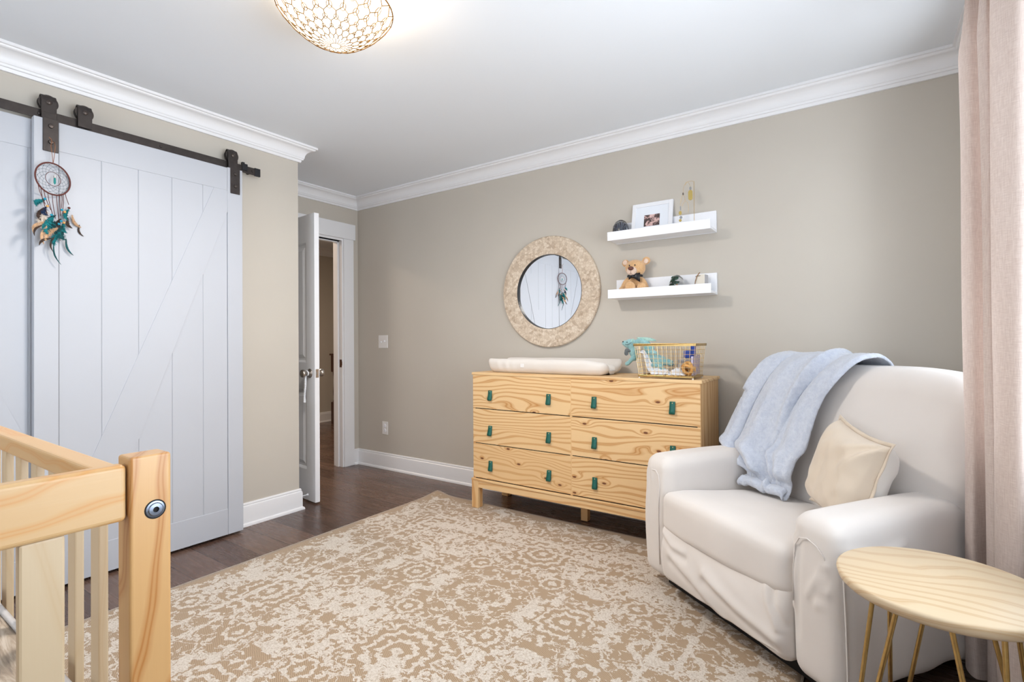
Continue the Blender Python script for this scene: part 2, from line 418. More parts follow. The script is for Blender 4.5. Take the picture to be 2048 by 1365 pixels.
def struct(o, kind='structure'): o['kind'] = kind; return o

# ================================================================= ROOM SHELL
T = 0.12
HX0, HY0, HY1 = -6.35, 1.2, 6.2        # hall beyond the entry door
struct(MB().box((HX0-T, YR-T, -0.1), (XC+T, HY1+T, 0)).build('floor', M_floor))
struct(MB().box((HX0-T, YR-T, H), (XC+T, HY1+T, H+0.1)).build('ceiling', M_ceil))
struct(MB().box((XA-T, YR, 0), (XA, YC-0.001, H)).box((XD-T, YC-T, 0), (XA-T+0.001, YC, H)).build('wall_left', M_wall))
DO0, DO1, DZ = 2.235, 2.955, 2.055     # door opening
struct(MB().box((XD-T, YC, 0), (XD, DO0, H)).box((XD-T, DO1, 0), (XD, YB+T, H)).box((XD-T, DO0, DZ), (XD, DO1, H)).build('wall_entry', M_wall))
struct(MB().box((XD, YB, 0), (XC+T, YB+T, H)).build('wall_back', M_wall))
W0, W1, WZ0, WZ1 = 0.25, 2.62, 0.70, 2.18
struct(MB().box((XC, YR, 0), (XC+T, W0, H)).box((XC, W1, 0), (XC+T, YB, H)).box((XC, W0, 0), (XC+T, W1, WZ0)).box((XC, W0, WZ1), (XC+T, W1, H)).build('wall_right', M_wall))
V0, V1 = -2.6, -0.5
struct(MB().box((XA-T, YR-T, 0), (V0, YR, H)).box((V1, YR-T, 0), (XC+T, YR, H)).box((V0, YR-T, 0), (V1, YR, WZ0)).box((V0, YR-T, WZ1), (V1, YR, H)).build('wall_front', M_wall))
# hall shell
struct(MB().box((HX0-T, HY0, 0), (HX0, HY1, H)).build('wall_hall_far', M_wall))
struct(MB().box((HX0, HY0-T, 0), (XD-T, HY0, H)).build('wall_hall_near', M_wall))
struct(MB().box((HX0, HY1, 0), (XD-T+0.12, HY1+T, H)).box((XD-T, YB+T, 0), (XD, HY1, H)).build('wall_hall_side', M_wall))
# windows
M_glass = NT('window_glass')
_tr = M_glass('BsdfTransparent'); _gl = M_glass('BsdfGlossy', {'Roughness': 0.02}); _mx = M_glass('MixShader', {0: 0.06, 1: _tr, 2: _gl})
M_glass.t.links.new(_mx.outputs[0], M_glass.out.inputs[0]); M_glass = M_glass.m
def window(name, ax, a0, a1, z0, z1, p):
    """ax 'x': plane at x=p+, spans y"""
    r = struct(empty(name))
    def bx(lo, hi): # (a, depth, z)
        f_ = (lambda q: (p+q[1], q[0], q[2])) if ax == 'x' else (lambda q: (q[0], p-q[1], q[2]))
        return f_(lo), f_(hi)
    fr = MB()
    for lo, hi in [((a0, .03, z0), (a0+.05, .09, z1)), ((a1-.05, .03, z0), (a1, .09, z1)), ((a0, .03, z0), (a1, .09, z0+.05)), ((a0, .03, z1-.05), (a1, .09, z1)), ((a0, .045, (z0+z1)/2-.02), (a1, .08, (z0+z1)/2+.02)), (((a0+a1)/2-.04, .03, z0), ((a0+a1)/2+.04, .09, z1))]:
        fr.box(*bx(lo, hi))
    fr.build('window_frame', M_trim, r, bevel=.004)
    MB().box(*bx((a0+.01, .055, z0+.01), (a1-.01, .06, z1-.01))).build('window_pane', M_glass, r)
    cs = MB()
    for lo, hi in [((a0-.09, -.018, z0-.02), (a0, 0, z1)), ((a1, -.018, z0-.02), (a1+.09, 0, z1)), ((a0-.1, -.022, z1), (a1+.1, 0, z1+.12)), ((a0-.1, -.03, z0-.05), (a1+.1, .03, z0)), ((a0-.09, -.018, z0-.13), (a1+.09, 0, z0-.05))]:
        cs.box(*bx(lo, hi))
    cs.build('window_casing', M_trim, r, bevel=.003)
    return r
window('window_1', 'x', W0, W1, WZ0, WZ1, XC)
window('added_rear_window', 'y', V0, V1, WZ0, WZ1, YR)  # unseen opening added behind the camera to let the rear fill in

# mouldings swept round the room
ROOM = [(XA, YR), (XA, YC), (XD, YC), (XD, YB), (XC, YB), (XC, YR)]
def sweep_seg(i, prof, s=None, e=None, m=None):
    n = len(ROOM); P0 = Vector(ROOM[i]); P1 = Vector(ROOM[(i+1) % n]); d = (P1-P0).normalized(); nr = Vector((d.y, -d.x))
    dp = (P0-Vector(ROOM[i-1])).normalized(); dn = (Vector(ROOM[(i+2) % n])-P1).normalized()
    def mit(P, d1, d2, dist):
        n1 = Vector((d1.y, -d1.x)); n2 = Vector((d2.y, -d2.x)); b = n1+n2
        return P+b*(dist/(1+n1.dot(n2)))
    A = []; B = []
    for dist, z in prof:
        a = mit(P0, dp, d, dist) if s is None else P0+d*s+nr*dist
        b = mit(P1, d, dn, dist) if e is None else P0+d*e+nr*dist
        A.append((a.x, a.y, z)); B.append((b.x, b.y, z))
    m.grid([A, B], closed_v=True, cap=True)
crown = [(0, H-.105), (.013, H-.105), (.017, H-.09), (.024, H-.088), (.027, H-.078)]+[(.030+.045*(1-cos(a)), H-.076+.052*sin(a)) for a in [k*pi/2/8 for k in range(9)]]+[(.080, H-.02), (.082, H-.014), (.092, H-.013), (.092, H), (0, H)]
m = MB()
for i in range(6): sweep_seg(i, crown, m=m)
struct(m.build('trim_1', M_trim, smooth='auto', angle=25))
base = [(0, 0), (.026, 0), (.026, .008), (.022, .016), (.015, .02), (.015, .112), (.013, .122), (.009, .126), (.010, .134), (.006, .142), (0, .142)]
def bb(name, lst):
    m = MB()
    for i, s, e in lst: sweep_seg(i, base, s, e, m)
    struct(m.build(name, M_trim, smooth='auto', angle=30))
bb('baseboard_left', [(0, 1.635-YR, None), (1, None, None)])
bb('baseboard_entry', [(2, None, DO0-.1-YC), (2, 3.074-YC, None)])
bb('baseboard_back', [(3, None, None)])
bb('baseboard_right', [(4, None, None)])
bb('baseboard_front', [(5, None, None)])
m = MB(); A = [(HX0+d_, HY0, z_) for d_, z_ in base]; B = [(HX0+d_, HY1, z_) for d_, z_ in base]; m.grid([A, B], closed_v=True, cap=True)
struct(m.build('baseboard_hall', M_trim))
m = MB(); A = [(HX0+d_, HY0, z_) for d_, z_ in crown]; B = [(HX0+d_, HY1, z_) for d_, z_ in crown]; m.grid([A, B], closed_v=True, cap=True)
struct(m.build('trim_3', M_trim))

# door casing and jamb
r = struct(empty('trim_2'))
MB().box((XD, DO1+.012, 0), (XD+.018, 3.074, DZ+.02)).build('side_casing', M_trim, r, bevel=.003)
MB().box((XD, DO0-.11, 0), (XD+.018, DO0-.012, DZ+.02)).build('side_casing', M_trim, r, bevel=.003)
MB().box((XD, DO0-.125, DZ+.02), (XD+.022, 3.092, DZ+.162)).build('head_casing', M_trim, r, bevel=.003)
jm = MB()
jm.box((XD-T-.004, DO1-.001, 0), (XD+.004, DO1+.018, DZ+.02)).box((XD-T-.004, DO0-.018, 0), (XD+.004, DO0+.001, DZ+.02)).box((XD-T-.004, DO0, DZ), (XD+.004, DO1, DZ+.02))
jm.box((XD-.085, DO1-.012, 0), (XD-.045, DO1, DZ)).box((XD-.085, DO0, 0), (XD-.045, DO0+.012, DZ)).box((XD-.085, DO0, DZ-.012), (XD-.045, DO1, DZ))
jm.build('door_jamb', M_trim, r, bevel=.002)
MB().box((XD-.034, DO1-.0025, .905), (XD-.004, DO1, .975)).cyl((XD-.002, DO1-.002, .922), (XD-.002, DO1-.002, .958), .004, 8).build('strike_plate', plain('aged_bronze', S(92, 62, 44), .4, .8), r)

# ================================================================= DOORS
# entry door, swung into the room
dr = struct(empty('door_1', (XD+.022, DO0+.004, 0)))
ang = math.atan2(2.172-(DO0+.004), -3.178-(XD+.022)); dr.rotation_euler = (0, 0, ang)
DW, DT = .715, .035
slab = MB()
def panel_slab(mb, x0, x1, z0, z1, panels, y0, y1):
    xs = sorted({x0, x1, *[p[0] for p in panels], *[p[1] for p in panels]}); zs = sorted({z0, z1, *[p[2] for p in panels], *[p[3] for p in panels]})
    for i in range(len(xs)-1):
        for j in range(len(zs)-1):
            q = (xs[i], xs[i+1], zs[j], zs[j+1])
            if q in panels:
                mb.box((q[0], y0+.012, q[2]), (q[1], y1-.012, q[3]))
            else: mb.box((q[0], y0, q[2]), (q[1], y1, q[3]))
panels = [(a, b, c_, d_) for a, b in ((.115, .325), (.390, .600)) for c_, d_ in ((.23, .80), (.99, 1.85))]
panel_slab(slab, 0, DW, .012, 2.045, panels, 0, DT)
slab.build('slab', M_trim, dr, merge=False)
mo = MB()
for a, b, c_, d_ in panels:
    for yy, sg in ((0, 1), (DT, -1)):
        def ringp(k, dy): return [(a+k, yy+sg*dy, c_+k), (b-k, yy+sg*dy, c_+k), (b-k, yy+sg*dy, d_-k), (a+k, yy+sg*dy, d_-k)]
        mo.grid([ringp(0, 0), ringp(.004, .002), ringp(.016, .0115), ringp(.03, .0115), ringp(.055, .004), ringp(.06, .004)], closed_v=True)
        q = ringp(.06, .004); mo.add(q, [(0, 1, 2, 3)])
mo.build('panel_moulding', M_trim, dr)
for sg, y0 in ((-1, 0), (1, DT)):
    kn = MB(); c0 = (DW-.065, y0, .915)
    prof = [(.001, 0), (.033, 0), (.033, .004), (.026, .009), (.012, .012), (.011, .028), (.017, .034), (.026, .043), (.029, .052), (.026, .062), (.015, .068), (.001, .07)]
    kn.lathe([(a, sg*b) for a, b in prof], c0, 'y', 28)
    kn.build('door_knob', M_nickel, dr, smooth=True)
lp = MB().box((DW-.0005, .006, .885), (DW+.0015, DT-.006, .945)).box((DW, .011, .905), (DW+.008, DT-.012, .925))
lp.build('latch_plate', M_nickel, dr, bevel=.0008)
for zz in (.25, 1.05, 1.85):
    MB().cyl((0, -.006, zz-.045), (0, -.006, zz+.045), .006, 10).build('hinge', M_nickel, dr)
# braided cord over the inner knob
import_knob = dr.matrix_basis @ Vector((DW-.065, -.022, .915))
cd = empty('braided_cord', import_knob); cd.rotation_euler = dr.rotation_euler
cb = MB()
for s_ in range(3):
    path = []
    for i in range(60):
        tt = i/59; ph = tt*30+s_*2*pi/3
        if tt < .0: pass
        z_ = .008-tt*.17; off = .006*sin(pi*min(1, tt*1.1))
        path.append((-.003+.005*sin(ph)+off-.012*tt, -.012+.0035*sin(2*ph), z_))
    cb.tube(path, .0038, 6)
cb.build('braid', M_cloth, cd, smooth=True)
lpth = arc((0, 0, 0), .0165, radians(-60), radians(240), 20, 'xz')
MB().tube(lpth, .0045, 6).build('loop', M_cloth, cd, smooth=True)
MB().lathe([(.002, -.155), (.006, -.165), (.007, -.18), (.010, -.20), (.008, -.206), (.001, -.206)], (-.014, -.012, 0), 'z', 14).build('tassel', M_cloth, cd, smooth=True)
tag(cd, 'white braided rope with tassel hanging from the entry door knob', 'rope')
# door stop
ds = MB().lathe([(.010, 0), (.010, .004), (.004, .006), (.003, .085), (.007, .087), (.008, .095), (.004, .1), (.0005, .1)], (0, 0, 0), 'y', 14)
o = ds.build('door_stop', M_white, smooth='auto'); o.location = (-3.245, YC+.015, .062)
tag(o, 'thin white spring door stop sticking out of the baseboard by the entry door', 'door stop')

# sliding barn doors on the left wall
BW = .94; ZB0, ZB1 = .015, 2.168
def barn_door(name, xf, y0, mirror):
    r = struct(empty(name, (xf, y0, 0)))
    def Y(v): return BW-v if mirror else v
    # local y from 0 (near camera) to BW; boards are flush-set 4 mm behind the frame
    st, TH = .088, .036
    def B(a0, a1, z0, z1, d0, d1, mb): mb.box((-d1, min(Y(a0), Y(a1)), z0), (-d0, max(Y(a0), Y(a1)), z1))
    pl = MB(); xs = [st, .25, .405, .56, .717, BW-st]
    for i in range(5): B(xs[i]+.0012, xs[i+1]-.0012, .14, 2.05, .004, TH-.004, pl)
    B(st, BW-st, .14, 2.05, .007, TH-.008, pl)
    pl.build('plank_panel', M_door, r, merge=False, bevel=.0015)
    for a0 in (0, BW-st):
        q = MB(); B(a0+.0006, a0+st-.0006, ZB0, ZB1, 0, TH, q); q.build('stile', M_door, r, bevel=.002)
    q = MB(); B(st, BW-st, 2.03, ZB1-.004, .001, TH, q); q.build('top_rail', M_door, r, bevel=.002)
    q = MB(); B(st, BW-st, ZB0, .165, .001, TH, q); q.build('bottom_rail', M_door, r, bevel=.002)
    pa = [(Y(.075+.02), .165), (Y(.235), .165), (Y(BW-st), 1.905), (Y(BW-st), 2.03), (Y(BW-st-.075), 2.03), (Y(st), .27), (Y(st), .165)]
    pa = pa[1:]
    MB().prism(pa, 'x', -.012, -.0008).build('brace', M_door, r, bevel=.0006)
    return r
XF = XA+.10
d2 = barn_door('door_2', XF, .677, False)
XF2 = XA+.052
d3 = barn_door('door_3', XF2, -.02, True)
RZ0, RZ1 = 2.175, 2.218; RX = XA+.056
def hanger(parent, x, y, yc, front):
    """strap over a wheel; x,y local to the door"""
    off = .0
    wz = RZ1+.034
    s = MB(); hw = .0275
    prof = []
    xo = RX+.022-parent.location.x if front else RX+.022-parent.location.x   # strap front plane near the wheel
    xd = .001+.004 if front else -.0
    back = RX-.018-parent.location.x
    topz = wz+.034
    pts = [(back, wz-.022), (back, wz+.006)]
    for k in range(9):
        a = pi-pi*k/8; pts.append(((back+xo)/2+(xo-back)/2*cos(a), wz+.008+.026*sin(a)))
    pts += [(xo, RZ0+.004)]
    P = []
    th = .005
    for (px_, pz_) in pts: P.append([(px_, y-hw, pz_), (px_, y+hw, pz_)])
    mb = MB().grid(P); o = mb.build('hanger_strap', M_metal, parent, solid=th, bevel=.001)
    if front:
        MB().box((xo-.002, y-hw, ZB1-.004), (xo+.004, y+hw, RZ0+.03)).box((-.001, y-hw, ZB1-.003), (xo+.002, y+hw, ZB1+.004)).box((0, y-hw, 2.018), (.006, y+hw, ZB1+.002)).build('face_plate', M_metal, parent, bevel=.0015)
        for zz in (2.062, 2.135):
            MB().lathe([(.0005, .014), (.008, .013), (.010, .010), (.010, .004)], (0, y, zz), 'x', 14).build('bolt', M_bolt, parent, smooth='auto')
    MB().lathe([(.004, back+.006), (.036, back+.006), (.036, back+.011), (.030, back+.012), (.030, xo-.012), (.036, xo-.011), (.036, xo-.006), (.004, xo-.006)], (0, y, wz), 'x', 40).build('wheel', M_metal, parent, smooth='auto')
    MB().lathe([(.0005, xo+.010), (.008, xo+.009), (.011, xo+.006), (.011, xo)], (0, y, wz), 'x', 16).build('axle_bolt', M_bolt, parent, smooth='auto')
hanger(d2, 0, .735-.677, 0, True); hanger(d2, 0, 1.572-.677, 0, True)
hanger(d3, 0, .868+.02, 0, False); hanger(d3, 0, .055, 0, False)
rl = empty('barn_door_rail', (RX, 0, 0))
MB().box((-.003, -.35, RZ0), (.003, 1.735, RZ1)).build('bar', M_metal, rl, bevel=.001)
MB().box((-.006, 1.715, RZ0-.003), (.006, 1.75, RZ1+.003)).build('end_cap', M_black, rl, bevel=.001)
MB().box((-.008, 1.635, RZ1-.03), (.010, 1.650, RZ1+.018)).box((-.008, 1.648, RZ1-.03), (.010, 1.668, RZ1+.010)).build('stop_block', M_black, rl, bevel=.001)
for yy in (-.2, .30, .705, 1.20, 1.70):
    MB().lathe([(.006, 0), (.006, .01)], (-.0, 0, 0), 'x').v
    MB().cyl((XA-RX, yy, (RZ0+RZ1)/2), (0, yy, (RZ0+RZ1)/2), .011, 12).lathe([(.0005, .008), (.006, .007), (.008, .003)], (0, yy, (RZ0+RZ1)/2), 'x', 12).build('spacer_bolt', M_metal, rl)
tag(rl, 'long dark metal flat bar rail carrying the sliding barn doors', 'rail')

# ================================================================= DREAMCATCHER
M_leather = plain('brown_suede', S(98, 52, 46), .8); M_thread = plain('teal_thread', S(70, 88, 100), .6)
M_teal = plain('teal_feather', S(10, 120, 126), .85, nscale=60, namt=.35); M_teal2 = plain('deep_teal_feather', S(8, 78, 82), .8, nscale=60, namt=.4)
M_tan = plain('tan_feather', S(206, 168, 132), .85, nscale=60, namt=.2); M_brownf = plain('brown_feather', S(64, 46, 36), .75, nscale=80, namt=.4)
M_whitef = plain('white_feather', S(226, 214, 200), .9); M_navy = plain('navy_feather', S(22, 48, 84), .8)
M_beadb = plain('turquoise_bead', S(28, 148, 176), .15); M_beadw = plain('wooden_bead', S(222, 168, 96), .35); M_cryst = plain('turquoise_crystal', S(38, 142, 138), .12)
DY0, DZ0 = .737, 1.888
dc = empty('dreamcatcher', (XF+.030, DY0, DZ0)); dc.rotation_euler = (0, 0, radians(20))
# local: hoop in the yz plane
RR = .0715
def yz(a, r, x=0): return (x, r*sin(a), r*cos(a))
MB().tube([yz(2*pi*k/48, RR) for k in range(48)], .0034, 8, closed=True).build('hoop', M_leather, dc, smooth=True)
web = MB(); prev = [yz(2*pi*k/14, RR-.002) for k in range(14)]
for lev in range(1, 6):
    rr = RR*(1-.115*lev); cur = [yz(2*pi*(k+.5*(lev % 2))/14, rr) for k in range(14)]
    for k in range(14):
        a = cur[k]; b0 = prev[k]; b1 = prev[(k+1) % 14] if lev % 2 else prev[k-1]
        web.tube([a, b0], .0005, 4); web.tube([a, b1], .0005, 4)
    prev = cur
MB().tube([yz(2*pi*k/32, .031) for k in range(32)], .0011, 6, closed=True).build('inner_ring', M_leather, dc, smooth=True)
wb = MB()
for k in range(14): web.ell(yz(2*pi*(k+.5)/14, RR*.885), (.0018,)*3, 8, 6)
web.build('web', M_thread, dc)
cr = MB().lathe([(.0005, .004), (.004, 0), (.0045, -.020), (.003, -.024), (.0003, -.029)], (.004, .004, .004), 'z', 6)
cr.build('crystal', M_cryst, dc); MB().lathe([(.0005, .013), (.004, .011), (.0045, .003), (.004, .002)], (.004, .004, .004), 'z', 10).build('crystal_cap', M_nickel, dc)
MB().tube([(0, 0, RR), (.002, -.004, .10), (.001, -.010, .150), (-.002, -.004, .172), (-.002, .006, .172), (.001, .008, .150), (.002, .003, .10), (0, 0, RR)], .0012, 6).tube([(.0, -.004, .166), (.006, -.012, .178), (.004, -.02, .184)], .0014, 6).build('hanging_cord', plain('tan_cord', S(150, 96, 62), .8), dc, smooth=True)
strands = [(-.82, -.030, -.118), (-.62, -.022, -.16), (-.45, -.012, -.135), (-.25, -.006, -.15), (-.05, .004, -.165), (.15, .016, -.168), (.3, .022, -.15), (.42, .026, -.118), (.62, .052, -.098), (.5, .03, -.14)]
def TD(p): return (p[0], p[1]*1.18, -RR+(p[2]+RR)*1.16 if p[2] < -RR else p[2])
for i, (a, ye, ze) in enumerate(strands):
    _, ye, ze = TD((0, ye, ze))
    y0 = RR*sin(a*1.25); z0 = -RR*cos(a*1.25)
    ym = y0*.8+ye*.2
    MB().tube([(0, y0, z0), (.003, ym, z0*.6+ze*.4), (.006, ye, ze)], .0014, 5).build('cord', M_leather, dc, smooth=True)
def feather(parent, base, tip, width, mat, fluff=0.3, n=46, bend=.01, nm='feather'):
    b = Vector(base); t_ = Vector(tip); ax = (t_-b); L = ax.length; ax.normalize()
    sd = ax.cross(Vector((1, 0, 0))).normalized(); nrm = ax.cross(sd)
    m = MB(); P = []
    for i in range(13):
        u = i/12; P.append(b+ax*L*u+sd*bend*sin(pi*u*.9)*1.2+nrm*bend*.6*sin(pi*u))
    m.tube(P, [.0007*(1-.8*i/12) for i in range(13)], 4)
    def at(u):
        k = min(11, int(u*12)); fr = u*12-k; return P[k]*(1-fr)+P[k+1]*fr
    vane = []
    for i in range(11):
        u = .03+.93*i/10; p = at(u); w0 = width*.62*sin(pi*min(1, u*.9+.08))
        ed_ = random.uniform(.8, 1.15); vane.append([p-sd*w0*ed_+ax*w0*.5+nrm*.002, p, p+sd*w0*ed_+ax*w0*.5+nrm*.002])
    m.grid(vane)
    for sgn in (-1, 1):
        for i in range(n):
            u = .04+.94*i/n; p = at(u); w_ = width*(sin(pi*min(1, u*.95+.06))**.7)*(1+fluff*random.uniform(-.5, .5))
            dirn = (sd*sgn*(1)+ax*(.75+fluff*random.uniform(-.6, .9))+nrm*fluff*random.uniform(-.8, .8)).normalized()
            q = p+dirn*w_; wd = L/n*(1.3 if fluff < .5 else 1.1)
            q2 = p+dirn*w_*.6+nrm*width*.1*random.uniform(-1, 1)+ax*wd*.5
            m.add([p-ax*wd*.5, p+ax*wd*.6, q2+ax*wd*.5, q, q2-ax*wd*.5], [(0, 1, 2, 3, 4)])
    return m.build(nm, mat, parent, merge=False)
fl = [((.006, -.030, -.10), (.008, -.058, -.135), .016, M_teal, .8), ((.006, -.034, -.13), (.004, -.040, -.185), .012, M_brownf, .3), ((.008, -.028, -.125), (.010, -.022, -.160), .015, M_navy, .8),
      ((.004, -.020, -.14), (.004, -.034, -.215), .022, M_whitef, .9), ((.008, -.034, -.185), (.006, -.066, -.238), .012, M_tan, .4), ((.010, -.042, -.20), (.010, -.064, -.25), .006, M_brownf, .2), ((.012, -.006, -.160), (.012, -.022, -.235), .024, M_teal, .9),
      ((.010, .0, -.175), (.010, .012, -.225), .020, M_teal2, .8), ((.014, .010, -.20), (.012, -.030, -.262), .016, M_tan, .6), ((.016, -.010, -.245), (.013, -.052, -.285), .007, M_brownf, .2),
      ((.008, .006, -.15), (.009, -.004, -.185), .013, M_teal2, .7), ((.010, .022, -.16), (.010, .024, -.20), .016, M_brownf, .6), ((.012, .026, -.185), (.012, .036, -.245), .022, M_teal2, .9), ((.011, .034, -.17), (.012, .046, -.215), .014, M_teal, .8),
      ((.010, .040, -.235), (.010, .072, -.300), .006, M_teal2, .2), ((.012, .050, -.115), (.012, .050, -.165), .013, M_teal, .8), ((.012, .046, -.150), (.012, .066, -.190), .011, M_brownf, .3),
      ((.012, .060, -.135), (.014, .098, -.180), .010, M_tan, .5), ((.013, .088, -.170), (.013, .108, -.215), .006, M_brownf, .2), ((.010, .0, -.235), (.012, -.002, -.30), .005, M_brownf, .2),
      ((.011, -.004, -.26), (.012, .026, -.345), .004, M_teal2, .15), ((.009, -.026, -.20), (.009, -.032, -.275), .009, M_tan, .4), ((.010, .020, -.215), (.009, .004, -.275), .018, M_teal, .9)]
for b_, t_, w_, mt, fz in fl: feather(dc, TD(b_), TD(t_), w_*1.15, mt, fz)
for (p_, mt) in [((.012, -.012, -.155), M_beadb), ((.014, .012, -.185), M_beadb), ((.014, .020, -.172), M_beadb), ((.014, .030, -.176), M_beadw), ((.012, .034, -.132), M_beadw), ((.012, -.026, -.124), M_beadw), ((.012, .024, -.126), M_beadb), ((.011, -.034, -.098), M_beadb), ((.011, .050, -.112), M_leather)]:
    MB().ell(TD(p_), (.0056,)*3, 12, 8).build('bead', mt, dc, smooth=True)
tag(dc, 'brown hoop dreamcatcher with teal and tan feathers hanging on the barn door bolt', 'dreamcatcher')

# ================================================================= CEILING LAMP
t = NT('capiz_glow'); em = t('Emission', {'Color': (1, .86, .66, 1), 'Strength': 2.1}); t.t.links.new(em.outputs[0], t.out.inputs[0]); M_glow = t.m
RZ, RL, DD = 2.405, .213, .135
lm = empty('ceiling_lamp', (LAMP.x, LAMP.y, H))
def dome(a, s_):    # s_ 0 bottom .. 1 rim
    r_ = RL*s_; z_ = RZ-H-DD*(1-s_**2.0)**.95 if s_ < 1 else RZ-H
    return (r_*cos(a), r_*sin(a), z_)
MB().grid([[dome(2*pi*k/48, max(.001, i/16)) for k in range(48)] for i in range(17)], closed_v=True).build('lamp_shade', M_glow, lm, smooth=True)
wr = MB()
def dtube(pts, r=.0017): wr.tube([(p[0]*1.008, p[1]*1.008, p[2]-.003) for p in pts], r*1.0, 4)
nl = 20; levs = [.085, .2, .31, .43, .56, .70, .85, 1.0]
for k in range(nl): dtube([dome(2*pi*k/nl, .085), dome(2*pi*k/nl, .2)], .0012)
for i in range(1, len(levs)-1):
    s0, s1 = levs[i], levs[i+1]; sh = .5*(i % 2)
    for k in range(nl):
        a = 2*pi*(k+sh)/nl; a1 = 2*pi*(k+.5+sh)/nl; a2 = 2*pi*(k-.5+sh)/nl
        sm = s0+(s1-s0)*.55
        dtube([dome(a, s0), dome(a, sm)]); dtube([dome(a, sm), dome(a1, s1)]); dtube([dome(a, sm), dome(a2, s1)])
        if i >= 3:
            rr = .010*s0/.7; ce = Vector(dome(a, s0))
            dtube([dome(a+rr/(RL*s0)*cos(q*pi/4), s0+rr/RL*sin(q*pi/4)) for q in range(9)], .0014)
dtube([dome(2*pi*k/32, .085) for k in range(33)], .0012)
wr.tube([dome(2*pi*k/64, 1.0) for k in range(64)], .003, 6, closed=True)
wr.build('wire_pattern', plain('antique_brass', S(150, 108, 52), .4, .7), lm)
MB().lathe([(.07, 0), (.07, -.02), (.05, -.025), (.01, -.026)], (0, 0, 0), 'z', 32).cyl((0, 0, -.02), (0, 0, -.12), .006).build('canopy', M_brass, lm)
for k in range(3):
    a = 2*pi*k/3
    MB().tube([(0, 0, -.05), (RL*cos(a), RL*sin(a), RZ-H)], .003, 6).build('bracket_arm', M_brass, lm)
tag(lm, 'round flush ceiling lamp with honeycomb brass wire over a glowing bowl', 'ceiling lamp')
pl_ = bpy.data.lights.new('bulb_light', 'POINT'); pl_.energy = 9; pl_.color = (1, .80, .58); pl_.shadow_soft_size = .05
pg = bpy.data.lights.new('lamp_glow', 'AREA'); pg.shape = 'DISK'; pg.size = .26; pg.energy = 18; pg.color = (1, .93, .86)
pgo = bpy.data.objects.new('lamp_glow', pg); COL.objects.link(pgo); pgo.location = (LAMP.x, LAMP.y, RZ-DD-.012)
po = bpy.data.objects.new('bulb_light', pl_); COL.objects.link(po); po.location = (LAMP.x+.07, LAMP.y, RZ+.01)
pl2 = bpy.data.lights.new('hall_fill', 'AREA'); pl2.shape = 'DISK'; pl2.size = .35; pl2.energy = 22; pl2.color = (1, .78, .6)  # added lamp without a fixture, brightens the hall out of view
po = bpy.data.objects.new('hall_fill', pl2); COL.objects.link(po); po.location = (-5.0, 2.6, H-.03)

# ================================================================= RUG
RXc, RYc = -2.642+1.231, 2.823-1.525
def curl(x, y, z, nx, ny, nzv):
    # the far left corner lifts a little; the edges waver slightly
    dx = x+1.231; dy = 1.525-y; k = exp(-(dx*dx+dy*dy)/(2*.07**2)); z2 = z+.022*k
    wv_ = .004*nz(x*2.1, 3.0)*(1 if abs(y) > 1.45 else 0)+.003*nz(x*7, 9)*(1 if y > 1.45 else 0)
    return (x+(.012*k if x < 0 else 0), y+wv_, z2)
o = rbox((0, 0, .0045), (1.231, 1.525, .0045), .003, (90, 110, 1), curl).build('area_rug', M_rug, smooth=True)
o.location = (RXc, RYc, 0)
tag(o, 'large tan and cream distressed medallion rug with raised pile on the dark floor', 'rug')

# ================================================================= DRESSER
DX0, DX1, DYF, DYBk, DH = -2.205, -.702, 2.722, 3.112, .9227
dre = empty('dresser', ((DX0+DX1)/2, DYF, 0)); ox = (DX0+DX1)/2
def L(x): return x-ox
hw = (DX1-DX0)/2; dep = DYBk-DYF
MB().box((-hw-.006, -.004, DH-.018), (hw+.008, dep, DH)).build('top', M_pineXs, dre, bevel=.003)
MB().box((-hw, .004, .155), (-hw+.018, dep-.005, DH-.018)).build('side_panel', M_pineZ, dre, bevel=.001)
MB().box((hw-.018, .004, .155), (hw, dep-.005, DH-.018)).build('side_panel', M_pineZ, dre, bevel=.001)
MB().box((-hw+.018, .006, .2), (hw-.018, .022, DH-.02)).build('carcass_front', M_dark, dre)
MB().box((-hw+.018, dep-.015, .2), (hw-.018, dep-.008, DH-.02)).box((-hw+.018, .02, .175), (hw-.018, dep-.01, .19)).build('back_panel', M_pineXs, dre)
MB().box((-.008, .001, .208), (.006, .02, DH-.018)).build('divider', M_pineZ, dre)
# plinth frame with legs
MB().box((-hw-.008, -.012, .193), (hw+.008, dep, .207)).build('plinth_cap', M_pineXs, dre, bevel=.002)
MB().box((-hw+.045, -.006, .147), (hw-.045, .016, .193)).build('plinth_rail', M_pineXs, dre, bevel=.002)
for sx in (-1, 1):
    for yy in (-.010, dep-.055):
        zb = .0095 if yy < 0 else .001
        MB().box((sx*(hw+.006), yy, zb), (sx*(hw+.006-.055), yy+.05, .193)).build('leg', M_pineZ, dre, bevel=.002)
    MB().box((sx*hw, .04, .147), (sx*(hw-.02), dep-.055, .193)).build('plinth_side', M_pineY, dre, bevel=.002)
MB().box((-.030, .175, .004), (.016, .215, .193)).build('middle_leg', M_pineZ, dre, bevel=.002)
MB().box((-.012, .02, .15), (.012, dep-.02, .193)).build('plinth_bar', M_pineY, dre)
M_leatherg = plain('green_leather', S(12, 92, 80), .5, nscale=90, namt=.12, bstr=.2); M_legbk = plain('leather_back', S(40, 120, 108), .8)
rows = [(.683, .9075), (.449, .6775), (.2135, .4435)]
hx = [-2.055, -1.606, -1.300, -.846]; hz = [.776, .542, .309]
knots = 0
